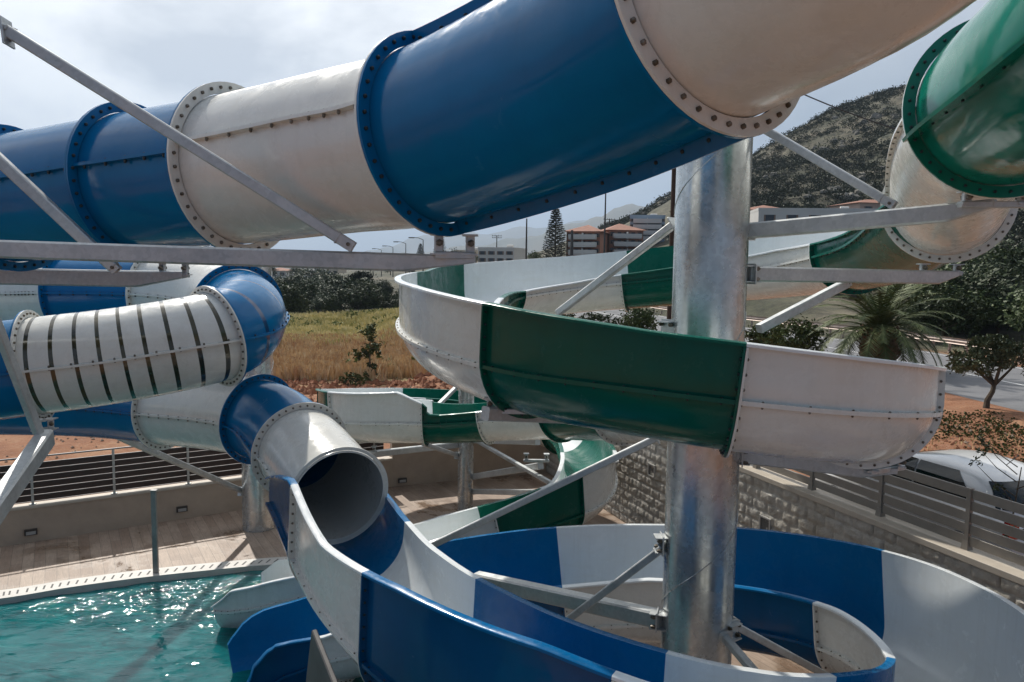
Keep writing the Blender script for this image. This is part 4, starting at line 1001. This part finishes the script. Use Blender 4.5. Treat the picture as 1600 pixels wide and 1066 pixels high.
stuff(blades(26000, lambda r: r.uniform(37.5, 57), 380, 760, .62, .05, 1).build('dry_grass', M['dry'], smooth=False), 'tall reddish dry grass covering the near half of the field', 'dry grass')
stuff(blades(22000, lambda r: r.uniform(52, 84), 380, 760, .6, .09, 2).build('weeds', M['weeds'], smooth=False), 'yellow green weeds on the far half of the field', 'weeds')
rng = random.Random(77); mb = MB()
for _ in range(1100):
    px = rng.uniform(1450, 1650); D = rng.uniform(15.5, 22); wp = P(px, 600, D)
    if road_d(wp.x, wp.y)[0] < 4.4 or noise.noise(V((wp.x * .5, wp.y * .5, 3))) < -.05: continue
    crown(mb, (wp.x, wp.y, height(wp.x, wp.y) + .04), (.22, .22, .05), 2, 6, .06, rng)
stuff(mb.build('bank_weeds', M['midleaf'], smooth=False), 'low grey green weeds on the bank under the olive tree', 'weeds')
stuff(blades(5000, lambda r: r.uniform(14, 40), 1430, 1640, .10, .012, 4).build('verge_grass', M['weeds'], smooth=False), 'short sparse grass on the bank beside the road', 'grass')
# stones on the dug earth
rng = random.Random(8); mb = MB(); M['stone'] = simple('stone', (.34, .24, .17), .9, 0, 3, .3)
for _ in range(900):
    px = rng.uniform(0, 760) if rng.random() < .9 else rng.uniform(1480, 1640); D = rng.uniform(20, 34) if px < 800 else rng.uniform(14, 20)
    wp = P(px, 600, D); z = height(wp.x, wp.y)
    if z < 0: continue
    s = rng.uniform(.02, .07) * (2.2 if rng.random() < .04 else 1)
    q_ = V((wp.x, wp.y, z + s * .3)); vs = [q_ + V(v) * s * rng.uniform(.7, 1.3) for v in ((1, 0, 0), (0, 1, 0), (-1, 0, 0), (0, -1, 0), (0, 0, .8), (0, 0, -.8))]
    mb.add(vs, [(0, 1, 4), (1, 2, 4), (2, 3, 4), (3, 0, 4), (1, 0, 5), (2, 1, 5), (3, 2, 5), (0, 3, 5)])
stuff(mb.build('stones', M['stone'], smooth=False), 'loose pale stones scattered over the red earth', 'stones')
rng = random.Random(18); mb = MB(); M['clod'] = simple('red_clod', (.26, .105, .05), .95, 0, 2, .45)
for _ in range(2600):
    px = rng.uniform(420, 780) if rng.random() < .8 else rng.uniform(1440, 1640); D = rng.uniform(27, 38) if px < 800 else rng.uniform(13, 20)
    wp = P(px, 600, D); z = height(wp.x, wp.y)
    if z < 0: continue
    s = rng.uniform(.05, .2) * (1.6 if rng.random() < .06 else 1) * (1 if px < 800 else .3)
    q_ = V((wp.x, wp.y, z + s * .1)); vs = [q_ + V(v) * s * rng.uniform(.6, 1.3) for v in ((1, 0, 0), (0, 1, 0), (-1, 0, 0), (0, -1, 0), (0, 0, .8), (0, 0, -.8))]
    mb.add(vs, [(0, 1, 4), (1, 2, 4), (2, 3, 4), (3, 0, 4), (1, 0, 5), (2, 1, 5), (3, 2, 5), (0, 3, 5)])
stuff(mb.build('earth_clods', M['clod'], smooth=False), 'broken clods of dug red earth beyond the low wall', 'clods')
# scrub on the hill
M['scrub'] = leafmat('hill_scrub', [(.014, .02, .008), (.035, .045, .018), (.075, .08, .04)])
rng = random.Random(21); mb = MB(); cnt = 0
while cnt < 12500:
    px = rng.uniform(940, 1680); D = 105 + 215 * rng.random() ** .8
    if px < 1060 and D < 225: continue
    w = P(px, 300, D); x, y = w.x, w.y
    if noise.noise(V((x * .035, y * .035, 4))) + .5 * noise.noise(V((x * .12, y * .12, 1))) < -.2 and rng.random() < .72: continue
    if y > 305: continue
    z = height(x, y); s = rng.uniform(.45, 1.5) * (1.25 if rng.random() < .1 else 1); cnt += 1
    for _ in range(28):
        e = V((rng.gauss(0, .5), rng.gauss(0, .5), abs(rng.gauss(.3, .3)))) * s
        a_ = V((rng.gauss(0, 1), rng.gauss(0, 1), rng.gauss(0, .8))).normalized(); b2_ = a_.cross(V((rng.random(), rng.random(), rng.random() + .1))).normalized(); p = V((x, y, z)) + e; l = s * .19
        mb.add([p - a_ * l, p + b2_ * l * .6, p + a_ * l, p - b2_ * l * .6], [(0, 1, 2, 3)])
stuff(mb.build('hill_scrub', M['scrub'], smooth=False), 'low dark scrub bushes covering the rocky hillside', 'scrub')
# Norfolk pines
def norfolk(label, loc, h, seed, r0=.23):
    rng = random.Random(seed); o = thing('norfolk_pine', label, 'tree', loc); tb = MB(); tb.tube([(0, 0, 0), (0, 0, h * .5), (0, 0, h)], [h * .02, h * .012, h * .003], 8)
    cm = MB(); n = 24
    for k in range(n):
        u = k / n; z = h * (.12 + .86 * u); R = h * r0 * (1 - u) ** .75 + h * .015
        for j in range(7):
            a_ = j * 2 * pi / 7 + k * .4; d = V((cos(a_), sin(a_), 0)); pts = [V((0, 0, z)) + d * R * q_ + V((0, 0, R * .22 * q_ * q_)) for q_ in (0, .5, 1)]
            tb.tube(pts, [h * .004, h * .003, h * .001], 4)
            for m_ in range(26):
                q_ = .2 + .8 * rng.random(); p = pts[0].lerp(pts[2], q_) + V((rng.gauss(0, 1), rng.gauss(0, 1), rng.gauss(0, .7))) * h * .009; e_ = (d * .8 + V((-d.y, d.x, 0)) * rng.uniform(-1, 1) + V((0, 0, rng.uniform(-.2, .6)))).normalized() * h * .028; w_ = V((0, 0, h * .006)) + V((-d.y, d.x, 0)) * h * .004
                cm.add([p - w_, p + w_, p + e_], [(0, 1, 2)])
    adopt_local(tb.build('trunk', M['bark']), o); adopt_local(cm.build('crown', M['conifer'], smooth=False), o)
def at_h(px, py_base, py_top, D):   # foot and height from picture rows
    a_ = P(px, py_base, D); b_ = P(px, py_top, D); return V((a_.x, a_.y, a_.z)), b_.z - a_.z
b_, h_ = at_h(867, 420, 324, 120); norfolk('tall dark Norfolk pine with tiered branches behind the slides', b_, h_, 1)
b_, h_ = at_h(687, 415, 358, 170); norfolk('smaller tiered pine left of the tall one', b_, h_, 2, .2)
b_, h_ = at_h(657, 412, 380, 190); norfolk('smallest pointed conifer on the left skyline', b_, h_, 3, .26)
b_, h_ = at_h(968, 365, 350, 200); norfolk('tiny conifer rising between the apartment roofs', b_, h_, 4, .26)
b_, h_ = at_h(563, 462, 424, 100)
tree('cypress_clump', 'dense square topped dark tree behind the olive row', 'tree', b_, [((0, 0, h_ * .5), (1.5, 1.3, h_ * .55)), ((.6, 0, h_ * .6), (1.3, 1.2, h_ * .45)), ((-.6, 0, h_ * .6), (1.2, 1.2, h_ * .45))], .26, .8, .15, 'conifer', seed=81, n_cl=260, n_leaf=24)
GT_ = ['yellow green bushy tree just left of the tall tiered pine', 'dark tree left of the low white house', 'olive coloured tree beside the cream house', 'dark tree left of the distant villa above the olives', 'dark tree between the two tiny distant buildings',
       'dark tree right of the distant white block', 'olive coloured tree near the smallest conifer', 'olive coloured tree by the tiny white building', 'dark tree low behind the right edge of the big column', 'dark tree below the pale blue apartment block', 'dark tree at the foot of the left terracotta block', 'dark tree in front of the cream house with clay roof', 'dark tree at the right end of the long white house']
for i, (px, pb, pt, D, m_) in enumerate([(835, 412, 392, 110, 'midleaf'), (708, 418, 388, 150, 'darkleaf'), (735, 415, 392, 140, 'olive'), (420, 432, 412, 230, 'darkleaf'), (500, 430, 418, 240, 'darkleaf'), (610, 425, 405, 220, 'darkleaf'), (640, 425, 408, 230, 'olive'), (460, 428, 415, 250, 'olive'), (1100, 400, 370, 120, 'darkleaf'), (1010, 400, 372, 150, 'darkleaf'), (900, 400, 385, 130, 'darkleaf'), (1225, 345, 325, 125, 'darkleaf'), (1400, 340, 315, 125, 'darkleaf')]):
    b_, h_ = at_h(px, pb + 8, pt, D); h_ = max(h_, 1.5)
    tree('garden_tree', GT_[i], 'tree', b_, [((0, 0, h_ * .62), (h_ * .5, h_ * .5, h_ * .4))], h_ * .07, h_ * .3, h_ * .03, m_, 'garden trees among the distant houses', 90 + i, 70, 24)
rng = random.Random(55); mb = MB()
for _ in range(420):
    px = rng.uniform(385, 700); D = rng.uniform(60, 84) if rng.random() < .8 else rng.uniform(40, 60); wp = P(px, 520, D)
    if noise.noise(V((wp.x * .2, wp.y * .12, 11))) < .0: continue
    s = rng.uniform(.3, .8); crown(mb, (wp.x, wp.y, height(wp.x, wp.y) + s * .5), (s, s, s * .7), 8, 14, .2, rng)
M['brightleaf'] = leafmat('bright_weed_leaf', [(.06, .09, .02), (.14, .19, .045), (.26, .30, .09)])
stuff(mb.build('field_bushes', M['brightleaf'], smooth=False), 'bright green weeds scattered through the dry field', 'weeds')
# bare rock breaking out of the hill
M['rock'] = simple('grey_hill_rock', (.21, .19, .155), .95, 0, .8, .35, .8, 3)
rng = random.Random(91); mb = MB(); cnt = 0
while cnt < 750:
    px = rng.uniform(1000, 1660); D = 130 + 170 * rng.random(); w = P(px, 300, D); x, y = w.x, w.y
    if y > 300 or (px < 1060 and D < 225) or noise.noise(V((x * .03, y * .05, 14))) < .08: continue
    cnt += 1; z = height(x, y); s = rng.uniform(.3, .9) * (2 if rng.random() < .08 else 1)
    n = 7; ring = lambda r, zz: [V((x + cos(2 * pi * k / n) * r * rng.uniform(.7, 1.3) * 1.5, y + sin(2 * pi * k / n) * r * rng.uniform(.7, 1.3), z + zz + rng.uniform(-.2, .2) * s)) for k in range(n)]
    a_ = ring(s, -.6 * s) + ring(s * .9, .35 * s) + ring(s * .5, .7 * s)
    mb.add(a_, [(j * n + k, j * n + (k + 1) % n, (j + 1) * n + (k + 1) % n, (j + 1) * n + k) for j in (0, 1) for k in range(n)] + [tuple(range(2 * n, 3 * n))])
stuff(mb.build('hill_rocks', M['rock'], smooth=False), 'grey rocks breaking out of the scrubby hillside', 'rocks')
# ================================================================== houses, poles, car
WALLM = {'white': simple('white_render', (.60, .58, .54), .8, 0, .3, .06), 'cream': simple('cream_render', (.52, .44, .34), .8, 0, .3, .08), 'red': simple('terracotta_render', (.36, .16, .10), .8, 0, .3, .1), 'blue': simple('pale_blue_render', (.28, .36, .44), .8, 0, .3, .08), 'pink': simple('pink_render', (.50, .37, .31), .8, 0, .3, .08)}
ROOF = simple('clay_roof_tiles', (.28, .125, .08), .85, 0, 1.5, .25, .5, 6); WIN = simple('window_dark', (.03, .04, .05), .15); SHUT = simple('window_shutter', (.20, .13, .09), .6)
def house(label, px0, px1, py_base, py_top, D, storeys, wall, roof, cols, depth=9, group=None, balc=False, skew=0.2, cat='house', name='house'):
    a_, b_ = P(px0, py_base, D), P(px1, py_base, D); top = P(px0, py_top, D); w_ = (b_ - a_).length; h_ = top.z - a_.z; c = (a_ + b_) / 2
    o = thing(name, label, cat, (c.x, c.y + depth / 2, c.z), -skew, group); base = -6
    mb = MB(); mb.box((0, 0, (h_ + base) / 2), (w_, depth, h_ - base)); adopt_local(mb.build('wall', WALLM[wall], smooth=False), o)
    mb = MB()
    if roof == 'tile':
        e = .5; rh = h_ * .22 + .5; X, Y = w_ / 2 + e, depth / 2 + e; r = max(0, X - Y) 
        mb.add([(-X, -Y, h_ + .01), (X, -Y, h_ + .01), (X, Y, h_ + .01), (-X, Y, h_ + .01), (-r, 0, h_ + rh), (r, 0, h_ + rh)], [(0, 1, 5, 4), (1, 2, 5), (2, 3, 4, 5), (3, 0, 4), (3, 2, 1, 0)]); adopt_local(mb.build('roof', ROOF, smooth=False), o)
    else:
        for s in (-1, 1): mb.box((0, s * (depth / 2 - .1), h_ + .2), (w_ + .1, .25, .4)); mb.box((s * (w_ / 2 - .1), 0, h_ + .2), (.25, depth - .3, .398))
        adopt_local(mb.build('parapet', WALLM[wall], smooth=False), o)
        tk = MB(); tk.tube([(w_ * .2 - .6, 0, h_ + .7), (w_ * .2 + .6, 0, h_ + .7)], .32, 12); tk.box((w_ * .2, -.1, h_ + .2), (1.4, 1.2, .4)); adopt_local(tk.build('solar_water_tank', WALLM['white']), o)
    sh = h_ / storeys; cw = w_ / cols
    for j in range(storeys):
        for i in range(cols):
            x = -w_ / 2 + cw * (i + .5); z = sh * (j + .5)
            mb = MB(); ww, hh = min(1.2, cw * .5), min(1.3, sh * .5); mb.box((x, -depth / 2 - .02, z), (ww, .05, hh), m=0); mb.box((x - ww * .5 - .12, -depth / 2 - .03, z), (.22, .06, hh), m=1); mb.box((x + ww * .5 + .12, -depth / 2 - .03, z), (.22, .06, hh), m=1)
            adopt_local(mb.build('window', [WIN, SHUT], smooth=False), o)
        if balc:
            mb = MB(); bw_ = w_ * .8; mb.box((0, -depth / 2 - .65, sh * j + .02), (bw_, 1.2, .16)); mb.box((0, -depth / 2 - 1.22, sh * j + .4), (bw_, .06, .55)); mb.box((0, -depth / 2 - .62, sh * j + .4), (.12, 1.14, sh * .9)); mb.box((-bw_ / 2, -depth / 2 - .62, sh * j + .4), (.08, 1.14, .55)); mb.box((bw_ / 2, -depth / 2 - .62, sh * j + .4), (.08, 1.14, .55)); adopt_local(mb.build('balcony', WALLM['white' if wall != 'white' else 'cream'], smooth=False), o)
    return o
HG = 'houses beyond the slides'
house('long low white flat roofed house at the foot of the hill', 1192, 1398, 356, 330, 115, 1, 'white', 'flat', 6, 9, HG, skew=.1)
house('cream house with clay roof left of the long white house', 1172, 1235, 352, 328, 128, 1, 'cream', 'tile', 3, 8, HG, skew=.3)
house('pale house with clay roof behind the long white house', 1330, 1420, 340, 318, 140, 1, 'pink', 'tile', 3, 9, HG, skew=-.2)
house('terracotta apartment block with clay roof, the left one of the pair', 897, 950, 398, 362, 120, 3, 'red', 'tile', 5, 10, HG, True, .25, 'apartment block', 'apartment_block')
house('terracotta apartment block with clay roof, the right one of the pair', 946, 1000, 397, 360, 128, 3, 'red', 'tile', 5, 10, HG, True, -.1, 'apartment block', 'apartment_block')
house('pale blue apartment block with flat roof left of the wooden pole', 992, 1046, 376, 340, 135, 4, 'blue', 'flat', 6, 12, HG, True, .15, 'apartment block', 'apartment_block')
house('low white house just left of the tall dark pine', 756, 815, 412, 390, 150, 2, 'white', 'flat', 4, 9, HG, skew=.3)
house('cream house left of the white one below the pine', 718, 752, 412, 394, 160, 2, 'cream', 'flat', 3, 8, HG)
house('distant white villa above the olive row', 415, 452, 434, 423, 260, 1, 'white', 'tile', 3, 8, HG)
house('tiny distant white building left of the square dark tree', 470, 498, 432, 424, 280, 1, 'white', 'flat', 3, 8, HG)
house('tiny distant cream building above the far olives', 512, 532, 430, 421, 300, 1, 'cream', 'flat', 2, 8, HG)
house('distant white block right of the square dark tree', 590, 622, 430, 416, 270, 2, 'white', 'flat', 3, 8, HG)
house('faraway cream villa near the smallest conifer', 630, 662, 424, 410, 280, 2, 'cream', 'flat', 3, 8, HG)
M['pole_dark'] = simple('dark_pole_steel', (.06, .06, .06), .5, .3); M['wood_pole'] = simple('creosoted_wood', (.045, .028, .018), .9, 0, 3, .35, .4, 12)
def lamp_post(label, px, pb, pt, D, arm=0, group='street lamps along the distant road', r=.07):
    b_, h_ = at_h(px, pb, pt, D); o = thing('street_lamp' if arm else 'pole', label, 'street lamp' if arm else 'pole', b_, group=group if arm else None)
    mb = MB(); mb.tube([(0, 0, -1), (0, 0, h_ * .5), (0, 0, h_)], [r * 1.4, r * 1.1, r * .8], 8); adopt_local(mb.build('post', M['pole_dark']), o)
    if arm:
        mb = MB(); mb.tube([(0, 0, h_), (arm * .5, 0, h_ + .25), (arm, 0, h_ + .3)], r * .7, 6); adopt_local(mb.build('arm', M['pole_dark']), o)
        mb = MB(); mb.box((arm * 1.25, 0, h_ + .27), (abs(arm) * .6, .3, .14)); adopt_local(mb.build('lamp_head', M['lamp_dark']), o)
for px, pt, D, lb in ((596, 391, 170, 'second smallest street lamp in the row on the left skyline'), (614, 387, 150, 'middle street lamp in the row on the left skyline'), (634, 381, 130, 'second tallest street lamp in the row on the left skyline'), (661, 375, 110, 'tallest street lamp in the row on the left skyline'), (583, 396, 190, 'smallest street lamp in the row on the left skyline')): lamp_post(lb, px, 425, pt, D, -1.3)
lamp_post('tall thin dark pole rising under the blue tube left of the pine', 822, 410, 342, 60, 0, r=.06)
lamp_post('tallest thin dark pole between the pine and the apartments', 944, 400, 300, 60, 0, r=.06)
lamp_post('short thick pale post right of the pine', 893, 405, 360, 70, 0, r=.13)
def util(label, px, pb, pt, D, tallwood=False):
    b_, h_ = at_h(px, pb, pt, D); o = thing('utility_pole', label, 'utility pole', b_); r = .17 if tallwood else .12
    mb = MB(); mb.tube([(0, 0, -.5), (0, 0, h_ * .5), (0, 0, h_)], [r, r * .92, r * .8], 12); adopt_local(mb.build('pole_shaft', M['wood_pole']), o)
    for k, z in enumerate((h_ * .97, h_ * .86)):
        mb = MB(); mb.beam((-1.1, 0, z), (1.1, 0, z), .1, .1); 
        for x in (-1, -.4, .4, 1): mb.tube([(x, 0, z + .05), (x, 0, z + .25)], .05, 6)
        adopt_local(mb.build('crossarm', M['wood_pole']), o)
    return b_, h_
util('distant utility pole with two crossarms above the terracotta roofs', 951, 392, 342, 150)
util('distant small utility pole with crossarms left of the pine', 776, 395, 368, 180)
b_, h_ = util('thick dark wooden pole standing just left of the big column', 1047, 512, 60, 36, True)
c0_, c1_ = V((b_.x, b_.y, b_.z + h_)), P(1700, 262, 34)
mb = MB(); n = 30; pA, pB = P(1100, 118, 36), P(1500, 226, 30)
mb.tube([c0_.lerp(c1_, k / n) - V((0, 0, 4 * 1.1 * (k / n) * (1 - k / n))) for k in range(n + 1)], .028, 6)
cab = mb.build('overhead_cable', M['pole_dark']); tag(cab, 'black overhead cable crossing in front of the hill', 'cable')
# ---- the car behind the fence
t = NT('car_paint_white'); t.set(Base_Color=(.66, .66, .65), Roughness=.3, Coat_Weight=.8, Coat_Roughness=.05); M['carw'] = t.m
t = NT('car_glass'); t.set(Base_Color=(.006, .011, .012), Roughness=.04, Specular_IOR_Level=.5); M['carg'] = t.m
M['rubber'] = simple('rubber', (.02, .02, .02), .8); M['blackplastic'] = simple('black_plastic', (.025, .025, .025), .5); M['alloy'] = simple('alloy', (.4, .4, .41), .3, .8)
t = NT('tail_red'); t.set(Base_Color=(.35, .01, .01), Roughness=.15, Coat_Weight=.7); M['red'] = t.m
cl_ = P(1492, 745, 11.9); cpos = V((cl_.x + .1 - sw_dir.x * .5, cl_.y - sw_dir.y * .5, 1.83))
car = thing('parked_car', 'white hatchback with dark windows parked behind the slatted fence', 'car', cpos, atan2(-sw_dir.y, -sw_dir.x))
# local +x = front (away from the camera)
LN = 3.85; secs = []
def side_top(x):                   # bonnet and belt line
    u = (x + LN / 2) / LN
    pts = [(0, .62), (.03, .84), (.1, .95), (.3, .965), (.62, .93), (.72, .90), (.86, .80), (.95, .68), (1, .52)]
    for (a, b), (c, d) in zip(pts, pts[1:]):
        if u <= c: return b + (d - b) * sst(0, 1, (u - a) / (c - a)) if c - a > 0 else b
    return .5
def plan_w(x):
    u = (x + LN / 2) / LN; return .83 * (1 - .16 * max(0, (u - .8) / .2) ** 2 - .14 * max(0, (.12 - u) / .12) ** 2)
mb = MB(); nx2 = 40; ring_n = 16
for i in range(nx2 + 1):
    x = -LN / 2 + LN * i / nx2; w_ = plan_w(x); t_ = side_top(x); e = .28 if 2 < i < nx2 - 2 else .34
    half = [(0, e - .06), (w_ * .8, e - .06), (w_ * .96, e), (w_, e + .15), (w_ * 1.005, .55 if t_ > .7 else t_ * .8), (w_ * .99, t_ - .1), (w_ * .955, t_ - .03), (w_ * .88, t_), (0, t_ + .025)]
    rg = [(y, z) for y, z in half] + [(-y, z) for y, z in half[::-1][1:-1]]
    if i == 0: ring_n = len(rg)
    mb.v += [(x, y, z) for y, z in rg]
for i in range(nx2):
    for k in range(ring_n): mb.f.append((i * ring_n + k, (i + 1) * ring_n + k, (i + 1) * ring_n + (k + 1) % ring_n, i * ring_n + (k + 1) % ring_n)); mb.m.append(0)
mb.f.append(tuple(range(ring_n))); mb.m.append(0); mb.f.append(tuple(range(nx2 * ring_n, (nx2 + 1) * ring_n))[::-1]); mb.m.append(0)
adopt_local(mb.build('body', M['carw'], angle=50), car)
# cabin: loft from belt to roof in layers
lay = [(.93, -1.82, 1.08, .80), (1.08, -1.74, .78, .765), (1.22, -1.64, .48, .72), (1.34, -1.50, .20, .67), (1.415, -1.30, -.02, .60), (1.455, -1.05, -.25, .48), (1.475, -.7, -.5, .25)]
def outline(z, xr, xf, w_, n=40):
    pts = []
    for k in range(n):
        a_ = 2 * pi * k / n; c_, s_ = cos(a_), sin(a_); ex = .42
        X = (xr + xf) / 2 + (xf - xr) / 2 * math.copysign(abs(c_) ** ex, c_); Y = w_ * math.copysign(abs(s_) ** ex, s_); pts.append(V((X, Y, z + .02 * (1 - abs(2 * (X - xr) / (xf - xr) - 1)))))
    return pts
mb = MB(); n = 40
for l in lay: mb.v += [tuple(p) for p in outline(*l)]
for j in range(len(lay) - 1):
    for k in range(n):
        mb.f.append((j * n + k, j * n + (k + 1) % n, (j + 1) * n + (k + 1) % n, (j + 1) * n + k)); mb.m.append(0)
mb.f.append(tuple((len(lay) - 1) * n + k for k in range(n))); mb.m.append(0)
adopt_local(mb.build('cabin', M['carw'], angle=60), car)
def surf(z, u):                    # point on the cabin side: u 0 rear .. 1 front, sampled by height
    for a_, b_ in zip(lay, lay[1:]):
        if a_[0] <= z <= b_[0]:
            f_ = (z - a_[0]) / (b_[0] - a_[0]); return [a_[k] + (b_[k] - a_[k]) * f_ for k in range(4)]
def side_pt(x, z, s, off=.02):
    _, xr, xf, w_ = surf(z, 0); c_ = (x - (xr + xf) / 2) / ((xf - xr) / 2); c_ = max(-.999, min(.999, c_)); ang = abs(c_) ** (1 / .42); y = w_ * sqrt(max(0, 1 - ang * ang)) ** .42
    return V((x, s * (y + off), z + .012))
for s in (-1, 1):
    for x0b, x1b, x0t, x1t in ((-1.45, -.36, -1.0, -.33), (-.33, .76, -.30, .06)):
        mb = MB(); nu, nv = 12, 6
        mb.add([side_pt(x0b + (x1b - x0b) * i / nu + ((x0t - x0b) + ((x1t - x0t) - (x1b - x0b)) * i / nu) * (j / nv), .955 + (1.385 - .955) * j / nv, s) for j in range(nv + 1) for i in range(nu + 1)], [(j * (nu + 1) + i, j * (nu + 1) + i + 1, (j + 1) * (nu + 1) + i + 1, (j + 1) * (nu + 1) + i) if s < 0 else (j * (nu + 1) + i, (j + 1) * (nu + 1) + i, (j + 1) * (nu + 1) + i + 1, j * (nu + 1) + i + 1) for j in range(nv) for i in range(nu)])
        adopt_local(mb.build('side_window', M['carg'], angle=180), car)
def end_glass(front, z0, z1, name):
    mb = MB(); nu, nv = 12, 6; vs = []
    for j in range(nv + 1):
        z = z0 + (z1 - z0) * j / nv; _, xr, xf, w_ = surf(z, 0)
        for i in range(nu + 1):
            y = -w_ * .86 + w_ * 1.72 * i / nu; r_ = abs(y / w_) ** (1 / .42); cx = sqrt(max(0, 1 - r_ * r_)) ** .42; x = (xr + xf) / 2 + (1 if front else -1) * ((xf - xr) / 2 * cx + .006); vs.append((x, y, z + .012))
    mb.add(vs, [(j * (nu + 1) + i, j * (nu + 1) + i + 1, (j + 1) * (nu + 1) + i + 1, (j + 1) * (nu + 1) + i) for j in range(nv) for i in range(nu)])
    adopt_local(mb.build(name, M['carg'], angle=180), car)
end_glass(True, .97, 1.36, 'windscreen'); end_glass(False, 1.0, 1.33, 'rear_window')
for x in (-1.22, 1.2):
    for s in (-1, 1):
        wh = MB(); wh.tube([(x, s * .66, .3), (x, s * .85, .3)], .3, 28); wo = adopt_local(wh.build('wheel', M['rubber']), car)
        rm = MB(); rm.tube([(x, s * .852, .3), (x, s * .862, .3)], .19, 20); adopt_local(rm.build('rim', M['alloy']), wo)
for s in (-1, 1):
    mb = MB(); mb.box((-1.86, s * .68, .82), (.1, .2, .26), taper=.8); adopt_local(mb.build('tail_light', M['red']), car)
    mb = MB(); mb.box((.72, s * .92, 1.0), (.12, .18, .12), taper=.7); adopt_local(mb.build('wing_mirror', M['carw']), car)
    mb = MB(); mb.box((1.78, s * .62, .66), (.2, .25, .12), taper=.8); adopt_local(mb.build('headlight', M['alloy']), car)
mb = MB(); mb.tube([(-1.2, 0, 1.47), (-1.38, 0, 1.66)], .006, 5); adopt_local(mb.build('aerial', M['blackplastic']), car)

# ---- the air
hz_ = bpy.data.materials.new('hazy_air'); hz_.use_nodes = True; ht = hz_.node_tree; ht.nodes.clear()
ho = ht.nodes.new('ShaderNodeOutputMaterial'); hv = ht.nodes.new('ShaderNodeVolumePrincipled'); hv.inputs['Color'].default_value = (.62, .78, 1, 1); hv.inputs['Density'].default_value = .00018; hv.inputs['Anisotropy'].default_value = .2
ht.links.new(hv.outputs[0], ho.inputs['Volume'])
mb = MB(); mb.box((0, 5500, 520), (21000, 17000, 1440)); o = mb.build('haze', hz_, smooth=False); o['kind'] = 'stuff'
